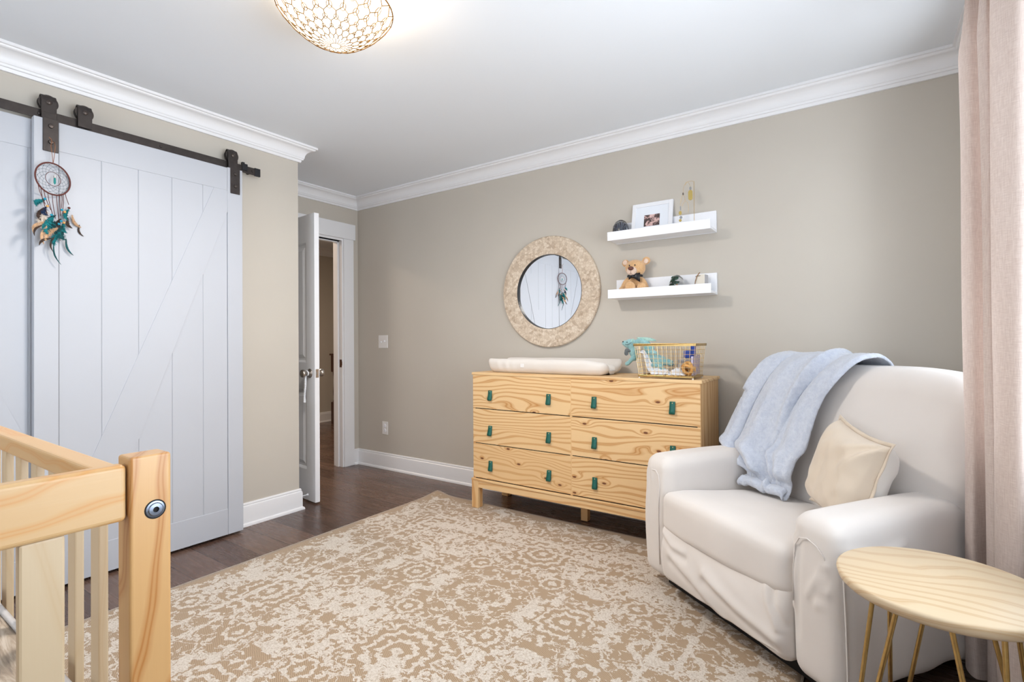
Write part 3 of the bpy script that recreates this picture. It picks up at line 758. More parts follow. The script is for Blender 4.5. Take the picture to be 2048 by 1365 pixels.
for ri, (z0, z1) in enumerate(rows):
    for ci, (x0, x1) in enumerate(((-hw+.002, -.0035), (.0015, hw-.002))):
        fr = MB().box((x0, 0, z0), (x1, .018, z1)).build('drawer', M_pineX, dre, bevel=.0015)
        for k in (0, 1):
            x_ = L(hx[ci*2+k]); z_ = hz[ri]+.025
            st = MB(); wd_ = .0145
            tl = .004*random.uniform(-1, 1)
            path = [(-.0015, 0), (-.004, -.004), (-.008, -.030), (-.015, -.050), (-.018, -.060), (-.013, -.066), (-.006, -.058), (-.003, -.030), (-.002, -.004)]
            P = [[(x_-wd_+tl*(-pz)*12, py-.0005, z_+pz+.004), (x_+wd_+tl*(-pz)*12, py-.0005, z_+pz+.004)] for py, pz in path]
            st.grid(P); so = st.build('strap_handle', M_leatherg, fr, solid=.002, smooth=True)
            MB().lathe([(.0004, -.0075), (.0025, -.007), (.0036, -.0055), (.0036, -.003)], (x_, 0, z_-.004), 'y', 12).build('rivet', M_gold, so, smooth=True)
tag(dre, 'wide pine six drawer dresser with green leather strap pulls against the back wall', 'dresser')

# changing pad
cp = empty('changing_pad', (-1.695, 2.925, DH))
def padf(x, y, z, nx, ny, nzv):
    t_ = (z)/.04
    if t_ > .5:
        u = abs(y)/.165
        dip = .040*exp(-(u/.62)**4)
        dip += .016*max(0, min(1, (x-.30)/.12)) if y < 0.02 else 0
        z -= dip*max(0, min(1, (z-.03)/.02))
    tp = max(0, 1-z/.09)
    k = 1-.07*tp
    y *= 1-.22*min(1, abs(x)/.455)**7
    z += .0022*nz(x*9, y*9, z*6)
    w_ = .0022*sin(x*95+4*nz(x*5, 1))*max(0, 1-abs(x+.30)/.18)*(1 if y < -.1 else 0)
    y += w_
    return (x*k, y*(1-.04*tp), z)
rbox((0, 0, .048), (.455, .165, .048), .042, (90, 44, 14), padf).build('pad', M_padc, cp, smooth=True)
# strap tab on the front
MB().box((-.145, -.166, .038), (-.118, -.162, .062)).build('strap_tab', M_plastic, cp, bevel=.002)
tag(cp, 'white cotton covered contoured changing pad on the left of the dresser top', 'changing pad')

# wire basket
bk = empty('wire_basket', (-.893, 2.742, DH))
bw, bd, bh = .335, .20, .178       # inner width, depth, height
rim = MB(); x0, x1 = -.172, .168; tb = .012; xb0, xb1 = -.150, .152
def frame_bars(mb, xa, xb, ya, yb, z, s_):
    mb.box((xa, ya, z-s_), (xb, ya+s_, z)).box((xa, yb-s_, z-s_), (xb, yb, z)).box((xa, ya, z-s_), (xa+s_, yb, z)).box((xb-s_, ya, z-s_), (xb, yb, z))
frame_bars(rim, x0, x1, -.012, .205, .190, .013); rim.build('top_rim', M_brass, bk, bevel=.0015)
r2_ = MB(); frame_bars(r2_, xb0, xb1, 0, .19, .018, .010); r2_.build('bottom_rim', M_brass, bk, bevel=.0015)
wm = MB()
def lerp(a, b, t_): return a+(b-a)*t_
zt_, zb_ = .180, .014
for k in range(14):
    u = k/13
    for yt, yb_ in ((-.006, .004), (.199, .186)):
        wm.tube([(lerp(x0+.006, x1-.006, u), yt, zt_), (lerp(xb0+.005, xb1-.005, u), yb_, zb_)], .0012, 5)
for k in range(9):
    u = k/8
    for xt, xb_ in ((x0+.006, xb0+.005), (x1-.006, xb1-.005)):
        wm.tube([(xt, lerp(-.006, .199, u), zt_), (xb_, lerp(.004, .186, u), zb_)], .0012, 5)
for j in range(1, 7):
    v_ = j/7; z_ = lerp(zb_, zt_, v_); xa = lerp(xb0+.005, x0+.006, v_); xb = lerp(xb1-.005, x1-.006, v_); ya = lerp(.004, -.006, v_); yb = lerp(.186, .199, v_)
    wm.tube([(xa, ya, z_), (xb, ya, z_), (xb, yb, z_), (xa, yb, z_)], .0012, 5, closed=True)
for k in range(1, 14): wm.tube([(lerp(xb0, xb1, k/14), .003, .009), (lerp(xb0, xb1, k/14), .187, .009)], .0012, 5)
wm.build('wire_mesh', M_gold, bk)
for xx in (xb0+.006, xb1-.006):
    for yy in (.006, .184):
        MB().lathe([(.0045, 0), (.0045, .009)], (xx, yy, 0), 'z', 10).build('foot', M_plastic, bk)
tag(bk, 'gold wire grid basket of baby things on the right of the dresser top', 'basket')
# cloths in the basket
def crumple(name, c, size, seed, mat, label, thick=.004, amp=.02, n=40, rot=0, parent_label='cloth', shape=None, group=None):
    m = MB(); P = []
    for i in range(n+1):
        row = []
        for j in range(n+1):
            u = i/n*2-1; v_ = j/n*2-1
            x = u*size[0]; y = v_*size[1]
            rr = max(abs(u), abs(v_))
            z = size[2]*(1-rr**2)+amp*nz(u*2.5+seed, v_*2.5, seed)*(1-.6*rr)+amp*.4*nz(u*7+seed, v_*7, seed*2)
            x += amp*.5*nz(u*3, v_*3, seed+5); y += amp*.5*nz(u*3, v_*3, seed+9)
            if shape: x, y, z = shape(u, v_, x, y, z)
            row.append((x, y, max(.004, z)))
        P.append(row)
    o = m.grid(P).build(name, mat, solid=thick, smooth=True); o.location = c; o.rotation_euler = (0, 0, rot)
    tag(o, label, parent_label, group); return o
def cloth_shape(u, v_, x, y, z):
    k = max(0, min(1, (-u-.25)/.7)); k = k*k*(3-2*k)
    return (x-.012*k, y*(1-.35*k)+(-.012)*k, z+k*.125)
crumple('muslin_cloth', (-.950, 2.800, DH+.018), (.082, .035, .030), 2.0, M_cloth, 'white muslin cloth climbing the left end of the gold basket', amp=.026, shape=cloth_shape)
crumple('muslin_cloth', (-.835, 2.785, DH+.018), (.044, .034, .036), 8.0, M_cloth, 'small crumpled white cloth beside the wooden ring toy in the basket', amp=.016)
# wooden ring toy
M_ringw = plain('orange_beech', S(214, 158, 88), .45, nscale=30, namt=.12)
wt = empty('ring_toy', (-.778, 2.772, DH+.058))
for k, (rx_, rz_, c_) in enumerate([(0, -35, (0, 0, 0)), (62, -20, (0, .004, .002)), (-12, 40, (.002, .004, 0))]):
    Mx = Matrix.Rotation(radians(rz_), 4, 'Z') @ Matrix.Rotation(radians(rx_), 4, 'X')
    MB().tube([tuple(Mx @ Vector((.030*cos(2*pi*q/36), 0, .030*sin(2*pi*q/36)))+Vector(c_)) for q in range(36)], .0085, 10, closed=True).build('ring', M_ringw, wt, smooth=True)
tag(wt, 'wooden teething toy of interlocked beech rings in the basket corner', 'toy')
M_blue = plain('royal_blue', S(18, 62, 158), .4)
o = rbox((0, 0, 0), (.026, .012, .021), .006, (10, 6, 10)).build('blue_soother_case', M_blue, smooth=True); o.location = (-.800, 2.870, DH+.130)
tag(o, 'small royal blue soft block in the basket behind the wooden rings', 'toy')
t = NT('blue_stripe'); v = t.coords(); sx_ = t('SeparateXYZ', {0: v}).outputs[1]; wv_ = t.math('GREATER_THAN', t.math('SINE', t.math('MULTIPLY', sx_, 900)), 0.0)
M_stripe = t.bsdf(t.mix(wv_, S(52, 60, 140), S(206, 200, 222)), .8)
o = rbox((0, 0, .052), (.007, .068, .052), .005, (4, 30, 20), lambda x, y, z, a, b, c: (x+.003*nz(y*20, z*20), y, z+.004*sin(y*40))).build('striped_cloth_book', M_stripe, smooth=True); o.location = (-.757, 2.84, DH+.021)
tag(o, 'blue and white striped cloth book standing at the right end of the basket', 'book')
o = rbox((0, 0, .028), (.012, .016, .030), .009, (8, 8, 10)).build('blue_pouch', M_blue, smooth=True); o.location = (-.757, 2.80, DH+.128)
tag(o, 'royal blue fabric pouch resting on the striped cloth book in the basket', 'pouch')
# blue block rests on something: a folded grey cloth at the back of the basket
o = rbox((0, 0, .044), (.045, .03, .044), .012, (14, 10, 12), lambda x, y, z, a, b, c: (x, y+.003*sin(z*130), z)).build('folded_cloth', fabric('grey_knit', S(190, 184, 182)), smooth=True); o.location = (-.812, 2.878, DH+.0185)
tag(o, 'folded pale grey knit cloth under the royal blue block at the basket back', 'cloth')

# plush dragon
def fuzzy(name, c1, c2, sc=160):
    t = NT(name); v = t.coords(); n = t.noise(v, sc, 4, .7); b = t.noise(v, 20, 2)
    c = t.ramp(t.math('ADD', t.math('MULTIPLY', n, .6), t.math('MULTIPLY', b, .4)), [(.35, c1), (.62, c2)])
    return t.bsdf(c, .95, 0, n, .5, .004, Sheen_Weight=.5)
M_plt = fuzzy('teal_plush', S(116, 164, 166), S(158, 198, 199)); M_ptl2 = fuzzy('teal_wing', S(138, 188, 180), S(186, 220, 208)); M_gryp = fuzzy('grey_plush', S(70, 76, 80), S(110, 116, 118))
dg = empty('plush_dragon', (-1.02, 2.83, DH+.10))
E1 = Matrix.Rotation(radians(35), 3, 'Y'); E2 = Matrix.Rotation(radians(-35), 3, 'Y')
blob('body', [((-.108, 0, .090), (.032, .028, .025), E2), ((-.131, -.004, .092), (.019, .019, .017)), ((-.094, 0, .070), (.020, .020, .024)), ((-.086, 0, .045), (.024, .020, .030)), ((-.078, 0, .015), (.020, .018, .026)),
      ((-.094, -.012, -.006), (.013, .012, .026), Matrix.Rotation(radians(42), 3, 'Y')), ((-.112, -.014, -.024), (.013, .012, .020), Matrix.Rotation(radians(62), 3, 'Y')), ((-.062, .004, .098), (.024, .020, .016)), ((-.040, .006, .108), (.026, .020, .015)), ((-.016, .006, .092), (.030, .022, .020)), ((.004, .006, .060), (.034, .024, .034)),
      ((.030, .004, .018), (.038, .028, .034)), ((.062, .006, -.002), (.042, .030, .028)), ((.100, .004, -.010), (.030, .026, .022)), ((.128, .004, -.018), (.022, .020, .018), E1), ((.085, -.018, -.045), (.036, .016, .014), E1), ((.050, -.02, -.032), (.030, .016, .018))],
     M_plt, dg, .0045, 5, .003)
for sg in (-1, 1):
    q = MB(); P = []
    for i in range(13):
        a = i/12*pi*.62; rr = .072+.006*(i % 2)
        P.append([(-.034, .012+sg*.008, .104), (-.034+rr*cos(a)*.45, .012+sg*.014, .104+rr*sin(a)*.16), (-.034+rr*cos(a)*1.0, .012+sg*.020, .104+rr*sin(a)*.30-.002*(i % 2))])
    q.grid(P).build('wing', M_ptl2, dg, solid=.005, smooth=True)
MB().ell((-.138, -.018, .101), (.0042,)*3, 10, 8).build('nostril', M_black, dg, smooth=True)
MB().ell((-.110, -.027, .098), (.0032,)*3, 10, 8).build('eye', M_black, dg, smooth=True)
MB().tube([(-.122, -.024, .086), (-.108, -.028, .084), (-.094, -.027, .090), (-.086, -.023, .096)], .0012, 5).build('mouth', M_black, dg)
for sg in (-1, 1): MB().lathe([(.007, 0), (.006, .010), (.003, .018), (.0004, .022)], (-.085, sg*.010, .098), 'z', 10).build('horn', M_ptl2, dg, smooth=True)
cl = blob('claw', [((-.116, -.020, .048), (.012, .010, .016)), ((-.124, -.021, .036), (.006, .006, .014)), ((-.117, -.023, .030), (.005, .005, .012)), ((-.109, -.022, .034), (.005, .005, .012)), ((-.100, -.014, .050), (.014, .008, .008), E1)], M_gryp, dg, .003, 3)
tag(dg, 'teal plush dragon with grey claws leaning out of the left end of the gold basket', 'soft toy')

# ================================================================= MIRROR
mr = empty('round_mirror', (-1.831, YB, 1.478))
t = NT('bone_mosaic'); v = t.coords()
vo = t('TexVoronoi', {'Vector': v, 'Scale': 55.0}, feature='F1'); vo2 = t('TexVoronoi', {'Vector': v, 'Scale': 55.0}, feature='DISTANCE_TO_EDGE')
gr = t('SeparateColor', {0: vo.outputs['Color']}).outputs[0]
n_ = t.noise(v, 22, 4, .65)
c = t.ramp(t.math('ADD', t.math('MULTIPLY', gr, .35), t.math('MULTIPLY', n_, .65)), [(.25, S(178, 156, 134)), (.5, S(212, 194, 172)), (.75, S(228, 214, 196))])
c = t.mix(t.ramp(vo2.outputs[0], [(0, (1, 1, 1)), (.06, (0, 0, 0))]), c, S(190, 166, 140))
sp_ = t.noise(v, 9, 3, .7); c = t.mix(t.math('MULTIPLY', t.ramp(sp_, [(.6, (0, 0, 0)), (.75, (1, 1, 1))]), .5), c, S(168, 142, 116))
M_bone = t.bsdf(c, .42, 0, vo2.outputs[0], .3, .002)
MB().lathe([(.262, -.014), (.262, -.028), (.268, -.031), (.385, -.027), (.391, -.020), (.391, -.001), (.262, -.001)], (0, 0, 0), 'y', 96, ring=True).build('frame', M_bone, mr, smooth='auto')
MB().lathe([(.2625, -.012), (.2625, -.0285), (.2595, -.0285), (.2595, -.012)], (0, 0, 0), 'y', 96, ring=True).build('inner_rim', M_black, mr, smooth='auto')
MB().lathe([(.0005, -.012), (.262, -.012), (.262, -.008), (.0005, -.008)], (0, 0, 0), 'y', 96).build('mirror_glass', plain('mirror_silver', (.93, .94, .95, 1), .004, 1.0), mr)
tag(mr, 'round mirror with wide beige bone mosaic frame on the back wall', 'mirror')

# ================================================================= WALL SHELVES
def shelf(z, label, x0=-1.3257, x1=-.7067):
    r = empty('picture_ledge', ((x0+x1)/2, YB, z)); h_ = (x1-x0)/2
    MB().box((-h_, -.014, .0), (h_, 0, .128)).build('back_board', M_white, r, bevel=.001)
    MB().box((-h_, -.138, .002), (h_, -.012, .016)).build('shelf_board', M_white, r, bevel=.001)
    MB().box((-h_, -.1533, 0), (h_, -.138, .055)).build('front_lip', M_white, r, bevel=.0015)
    tag(r, label, 'shelf', 'white picture ledges beside the mirror'); return r
SU, SL = 1.7545, 1.3935
shelf(SU, 'upper white picture ledge holding the framed scan and brass mobile')
shelf(SL, 'lower white picture ledge holding the teddy bear')
# framed scan
fr = empty('framed_print', (-1.082, YB-.05, SU+.017)); fr.rotation_euler = (radians(-11), 0, 0)
fw, fh = .128, .222
for lo, hi in [((-fw, -.008, 0), (-fw+.024, .008, fh)), ((fw-.024, -.008, 0), (fw, .008, fh)), ((-fw+.024, -.008, 0), (fw-.024, .008, .024)), ((-fw+.024, -.008, fh-.024), (fw-.024, .008, fh))]:
    MB().box(lo, hi).build('frame_bar', M_white, fr, bevel=.001)
MB().box((-fw+.022, -.003, .022), (fw-.022, .002, fh-.022)).build('mat_board', plain('mat_paper', S(236, 240, 247), .8), fr)
t = NT('scan_print'); v = t.coords(); n_ = t.noise(v, 26, 4, .65, .6); n2_ = t.noise(v, 60, 3, .7)
sp_ = t('SeparateXYZ', {0: v}); gx = t.math('ABSOLUTE', t.math('ADD', sp_.outputs[0], -.002)); 
c = t.ramp(t.math('SUBTRACT', t.math('ADD', t.math('MULTIPLY', n_, .8), t.math('MULTIPLY', n2_, .3)), t.math('MULTIPLY', gx, 2.6)), [(.42, S(58, 42, 42)), (.50, S(90, 68, 66)), (.55, S(214, 176, 170)), (.62, S(228, 196, 190))])
M_scan = t.bsdf(c, .5)
MB().box((-.049, -.0045, .068), (.049, -.003, .142)).build('scan_print', M_scan, fr)
tag(fr, 'white framed scan print leaning on the upper wall shelf', 'picture frame')
# navy glass dome
t = NT('navy_swirl'); v = t.coords(); wv_ = t('TexWave', {'Vector': v, 'Scale': 14.0, 'Distortion': 9.0, 'Detail': 2.0, 'Detail Scale': 1.4}); 
c = t.ramp(wv_.outputs[1], [(.3, S(20, 28, 62)), (.52, S(58, 78, 112)), (.62, S(196, 204, 214)), (.75, S(40, 48, 66))])
M_swirl = t.bsdf(c, .12, Coat_Weight=.6)
M_clear = plain('clear_glass', (.96, .98, .98, 1), .03, Transmission_Weight=1.0, IOR=1.45)
r = empty('glass_paperweight', (-1.268, YB-.075, SU+.0165)); r.scale = (1.12, 1.05, 1.12)
MB().ell((0, 0, .046), (.037, .034, .044), 24, 16).build('swirled_core', M_swirl, r, smooth=True)
MB().lathe([(.0005, 0), (.03, 0), (.043, .02), (.047, .045), (.043, .075), (.028, .098), (.012, .108), (.0005, .11)], (0, 0, 0), 'z', 32).build('glass_shell', M_clear, r, smooth=True)
tag(r, 'egg shaped glass paperweight with navy swirls at the left end of the upper shelf', 'paperweight')
# brass mobile
mb_ = empty('tabletop_mobile', (-.815, YB-.075, SU+.0165))
MB().lathe([(.0005, 0), (.032, 0), (.032, .006), (.0005, .006)], (0, 0, 0), 'z', 32).build('base_disc', M_brass, mb_, smooth='auto')
MB().tube([(0, 0, .004), (.001, 0, .285)], .0016, 6).build('stand_rod', M_gold, mb_)
MB().tube([(.001, 0, .284), (-.012, 0, .290), (-.03, 0, .290), (-.042, 0, .286), (-.050, 0, .272)], .0010, 5).build('top_arm', M_brass, mb_)
MB().tube([(-.062, 0, .228), (-.061, 0, .248), (-.055, 0, .272), (-.042, 0, .288), (-.030, 0, .284), (-.020, 0, .262)], .0008, 5).build('arc_wire', M_brass, mb_)
MB().tube([(-.078, 0, .165), (-.075, 0, .19), (-.066, 0, .212), (-.062, 0, .215), (-.055, 0, .205), (-.051, 0, .180)], .0008, 5).tube([(-.062, 0, .215), (-.062, 0, .228)], .0006, 4).build('arc_wire', M_brass, mb_)
MB().tube([(-.068, 0, .150), (-.062, 0, .168), (-.05, 0, .178), (-.038, 0, .170), (-.032, 0, .15), (-.031, 0, .125), (-.034, 0, .108)], .0008, 5).tube([(-.051, 0, .178), (-.051, 0, .188)], .0006, 4).build('arc_wire', M_brass, mb_)
MB().tube([(-.078, 0, .165), (-.078, 0, .09)], .0006, 4).build('hanging_wire', M_brass, mb_)
MB().tube([(-.020, 0, .262), (-.020, 0, .236)], .0006, 4).build('hanging_wire', M_brass, mb_)
M_disc = plain('matte_gold_leaf', S(176, 154, 84), .5, .3)
def oval(c, rx_, rz_, mat=M_disc, st=1.0):
    P = [(c[0]+rx_*cos(a)*1.0, c[2]+max(-rz_+rx_, min(rz_-rx_, 1e9 if sin(a) > 0 else -1e9))+rx_*sin(a)) if rz_ > rx_ else (c[0]+rx_*cos(a), c[2]+rz_*sin(a)) for a in [2*pi*k/28 for k in range(28)]]
    MB().prism(P, 'y', c[1]-.0012, c[1]+.0012).build('leaf_disc', mat, mb_)
oval((-.020, 0, .208), .0125, .030); oval((-.080, 0, .112), .0085, .0115); M_grd = plain('matte_grey_leaf', S(150, 152, 156), .6)
oval((-.020, .001, .248), .006, .010, M_grd); oval((-.078, 0, .140), .003, .012, M_grd)
oval((-.076, 0, .085), .008, .0085, M_grd); oval((-.080, 0, .068), .008, .008); oval((-.062, 0, .222), .004, .008, M_bolt)
tag(mb_, 'slender brass wire mobile with gold oval discs on the upper shelf', 'mobile')
# teddy bear
M_bear = fuzzy('honey_fur', S(196, 148, 98), S(226, 184, 136), 220); M_muz = fuzzy('cream_fur', S(218, 188, 166), S(236, 212, 194), 260)
tb_ = empty('teddy_bear', (-1.178, YB-.078, SL+.0165)); tb_.rotation_euler = (0, 0, radians(6)); tb_.scale = (1.14, 1.0, 1.16)
Rr = lambda d, ax='Y': Matrix.Rotation(radians(d), 3, ax)
bear = blob('body', [((0, .02, .050), (.048, .036, .052)), ((0, .015, .085), (.040, .032, .032)), ((.004, .002, .147), (.056, .044, .046), Rr(6)), ((.004, -.022, .132), (.03, .024, .024)),
      ((-.052, .010, .178), (.021, .010, .021)), ((.062, .010, .184), (.023, .010, .022)), ((-.052, -.002, .062), (.018, .018, .042), Rr(28)), ((-.068, -.012, .030), (.018, .018, .022)), ((.050, .004, .062), (.017, .018, .040), Rr(-28)), ((.064, -.006, .030), (.017, .018, .022)),
      ((-.024, -.036, .026), (.022, .034, .022)), ((-.012, -.058, .038), (.030, .016, .034)), ((.044, -.034, .024), (.024, .034, .022)), ((.050, -.052, .034), (.027, .015, .030))], M_bear, tb_, .004, 4, .0022)
for sx in (-.052, .062): MB().ell((sx, -.0005, .180), (.013, .004, .013), 14, 10).build('inner_ear', M_muz, tb_, smooth=True)
blob('muzzle', [((-.006, -.042, .128), (.028, .018, .024)), ((-.006, -.048, .120), (.020, .014, .016))], M_muz, tb_, .003, 4)
MB().ell((-.006, -.062, .140), (.0155, .008, .0105), 18, 12).build('nose', plain('brown_nose', S(96, 52, 40), .4), tb_, smooth=True)
for sx in (-.018, .012): MB().ell((sx, -.044, .158), (.0035, .003, .004), 12, 8).build('eye', M_black, tb_, smooth=True)
MB().tube([(-.006, -.0655, .131), (-.006, -.066, .118), (-.006, -.062, .110)], .0008, 5).tube([(-.014, -.062, .113), (-.006, -.064, .110), (.002, -.062, .113)], .0008, 5).build('mouth', M_leather, tb_)
bwm = MB()
for sg in (-1, 1):
    P = []
    for i in range(9):
        u = i/8; w_ = .008+.012*u; P.append([(-.002+sg*.026*u*(.8 if sg < 0 else 1.45), -.048+.004*sin(u*9)+.018*u*(1 if sg > 0 else .3), .102+w_-.004*u), (-.002+sg*.026*u*(.8 if sg < 0 else 1.45), -.048+.018*u*(1 if sg > 0 else .3), .102-w_-.014*u*(1 if sg > 0 else 0))])
    bwm.grid(P)
bwm.build('bow', M_black, tb_, solid=.005, smooth=True)
MB().ell((-.002, -.050, .101), (.007, .006, .008), 12, 8).build('bow_knot', M_black, tb_, smooth=True)
MB().lathe([(.038, .098), (.043, .102), (.043, .108), (.038, .112)], (0, .006, 0), 'z', 24, ring=True).build('ribbon', M_black, tb_)
tag(tb_, 'honey brown teddy bear with black bow sitting on the lower shelf', 'teddy bear')
# green and clear glass egg
r = empty('glass_egg', (-.918, YB-.075, SL+.0165))
MB().lathe([(.0005, 0), (.034, 0), (.046, .012), (.049, .035), (.044, .062), (.032, .088), (.016, .104), (.0005, .109)], (0, 0, 0), 'z', 32).build('glass_shell', M_clear, r, smooth=True)
M_grn = plain('bottle_green', S(18, 72, 52), .3, nscale=60, namt=.4)
q = MB(); rnd = random.Random(5)
for k in range(26):
    a = k*.9; z_ = .012+.085*k/26; rr = .028*(1-.5*k/26)
    M3 = Matrix.Rotation(rnd.uniform(-1, 1), 3, 'X') @ Matrix.Rotation(rnd.uniform(-1, 1), 3, 'Y')
    q.ell((-.012+rr*cos(a)*.7, rr*sin(a)*.6-.006, z_), (.011, .003, .008), 8, 6, M3)
q.build('green_leaves', M_grn, r, smooth=True)
MB().tube([(.012, -.02, .006), (.010, -.022, .03), (.004, -.018, .05)], [.006, .005, .003], 8).build('amber_stem', M_ringw, r, smooth=True)
tag(r, 'clear glass egg with dark green leaves inside on the lower shelf', 'ornament')
# tied keepsake box
r = empty('keepsake_box', (-.790, YB-.068, SL+.0165)); r.rotation_euler = (0, 0, radians(-8))
MB().box((-.012, -.022, 0), (.038, .030, .098)).build('box_body', plain('cream_card', S(228, 220, 206), .7), r, bevel=.002)
MB().box((.0382, -.020, .002), (.040, .028, .096)).build('grey_side', plain('grey_card', S(176, 174, 176), .7), r)
MB().tube([(-.022, -.024, 0), (-.018, -.026, .03), (-.014, -.026, .06), (-.006, -.026, .085), (.006, -.024, .104), (.012, -.022, .110)], .0028, 8).tube([(-.02, -.026, .02), (-.03, -.028, .03), (-.033, -.026, .04)], .002, 6).build('twig', plain('twig_bark', S(150, 116, 84), .8, nscale=80, namt=.3), r, smooth=True)
for zz in (.036, .088): MB().tube([(-.014, -.0235, zz), (.014, -.0235, zz+.003)], .0016, 6).build('twine_tie', M_brownf, r)
tag(r, 'small cream box with a tied twig at the right end of the lower shelf', 'box')

# ================================================================= SWITCH AND OUTLET
r = empty('light_switch', (-3.563, YB, 1.135))
MB().box((-.060, -.006, -.058), (.060, 0, .058)).build('wall_plate', M_plastic, r, bevel=.003)
for sx in (-.023, .023):
    MB().box((sx-.005, -.016 if sx > 0 else -.013, -.002 if sx > 0 else -.010), (sx+.005, -.005, .012 if sx > 0 else .004)).build('toggle', M_white, r, bevel=.001)
tag(r, 'white double toggle light switch on the back wall near the entry door', 'light switch')
r = empty('power_outlet', (-3.543, YB, .363))
MB().box((-.036, -.006, -.058), (.036, 0, .058)).build('wall_plate', M_plastic, r, bevel=.003)
for zz in (-.021, .021): MB().lathe([(.0005, -.010), (.015, -.0095), (.0168, -.005), (.0168, -.003)], (0, 0, zz), 'y', 24).build('safety_cap', M_white, r, smooth='auto')
tag(r, 'white power outlet with two safety caps low on the back wall', 'outlet')

# ================================================================= ARMCHAIR (front-centre origin, +y local = back)
ch = empty('armchair', (-.456, 2.096, 0), radians(-35.4))
def fold(x, z, pts, w_, amp):
    """ridge of height amp along the polyline pts in (x,z)"""
    best = 9
    for (a, b), (c_, d_) in zip(pts[:-1], pts[1:]):
        vx, vz = c_-a, d_-b; L2 = vx*vx+vz*vz; t_ = max(0, min(1, ((x-a)*vx+(z-b)*vz)/L2)); q = math.hypot(x-a-t_*vx, z-b-t_*vz); best = min(best, q)
    return amp*exp(-(best/w_)**2)
SLX = .012
def armL(x, y, z, nx, ny, nzv):
    t_ = max(0, min(1, z/.6))
    x += -.012*sin(pi*t_)*(nx < -.2)
    if nzv > .3: z += .010*sin(pi*min(1, max(0, (y+.02)/.7)))-.012*max(0, (y-.35))*1.5
    if ny < -.5: y -= .014*sin(pi*t_)
    x += .003*nz(x*5, y*6, z*5); y += .004*nz(x*7+3, y*6, z*5)
    if ny < -.3: y -= fold(x, z, [(-.47, .52), (-.455, .42), (-.46, .30)], .010, .006)+fold(x, z, [(-.44, .55), (-.42, .47)], .008, .005)+fold(x, z, [(-.36, .56), (-.352, .44), (-.36, .3)], .010, .005)
    if nx > .5: x += .004*nz(y*5, z*5)+fold(y, z, [(.50, .46), (.62, .54)], .012, .006)+fold(y, z, [(.46, .45), (.56, .50)], .010, .005)
    return (x, y, z)
rbox((-.4165, .35, .325), (.0825, .37, .275), .055, (20, 50, 44), armL).build('arm', M_slip, ch, smooth=True)
def armR(x, y, z, nx, ny, nzv):
    t_ = max(0, min(1, z/.6))
    x += .014*sin(pi*t_)*(nx > .2)+(.02*(1-t_)*(nx > .2))
    if nzv > .3: z += .008*sin(pi*min(1, max(0, y/.7)))-.010*max(0, (x-.38))*2
    if ny < -.5: y -= .012*sin(pi*t_)
    x += .004*nz(x*5, y*5+7, z*4); y += .004*nz(x*7+3, y*6, z*5)
    if nx > .3:
        x += fold(y, z, [(.02, .47), (.10, .40), (.22, .37)], .014, .014)-fold(y, z, [(.03, .44), (.12, .36), (.25, .33)], .012, .012)+fold(y, z, [(.0, .50), (.14, .47), (.24, .49)], .012, .010)
        x += .006*sin(y*26+z*9)*max(0, 1-z/.28)+.003*nz(y*9, z*3)
    if ny < -.3:
        y -= fold(x, z, [(.34, .50), (.35, .40), (.34, .28)], .011, .007)-fold(x, z, [(.37, .52), (.365, .42), (.36, .2)], .010, .006)+fold(x, z, [(.46, .45), (.42, .38), (.40, .34)], .010, .007)+fold(x, z, [(.47, .38), (.43, .32)], .009, .006)
    if z < .12 and nx > 0: z += .006*sin(y*30)
    return (x, y, z)
rbox((.405, .34, .322), (.080, .375, .262), .052, (20, 54, 46), armR).build('arm', M_slip, ch, smooth=True)
# thin seam of the slipcover along the right arm front
sm_ = MB().tube([(.492+.02*(1-z_/.6)+.010*sin(pi*z_/.6)-.006, -.020-.006*sin(pi*z_/.6)+.004, z_) for z_ in [.08+.39*k/16 for k in range(17)]], .0026, 6)
sm_.build('seam', M_slip, ch, smooth=True)
MB().tube([(.462, -.034, .44), (.456, -.045, .478), (.432, -.0455, .502), (.40, -.045, .514), (.37, -.043, .506), (.352, -.040, .478), (.347, -.043, .40), (.348, -.0465, .30)], .0020, 6).build('seam', M_slip, ch, smooth=True)
MB().tube([(-.370, -.030, .12), (-.372, -.034, .25), (-.372, -.034, .38), (-.370, -.028, .47), (-.378, -.026, .515), (-.400, -.026, .536), (-.430, -.026, .534), (-.452, -.024, .508), (-.458, -.024, .46)], .0024, 6).build('seam', M_slip, ch, smooth=True)
def seatf(x, y, z, nx, ny, nzv):
    u = x/.33
    if nzv > .2: z += .022*(1-u*u)*(.6+.4*sin(pi*min(1, max(0, (y+.05)/.6))))
    z -= .055*max(0, y-.05)/.55
    if ny < -.2: y -= .028*(1-u*u)+.01
    z += .004*nz(x*6, y*6, 2)
    if ny < -.4: y += .004*nz(x*9, z*9, 3)
    return (x, y, z)
rbox((-.005, .28, .375), (.335, .32, .085), .040, (50, 44, 18), seatf).build('seat_cushion', M_slip, ch, smooth=True)
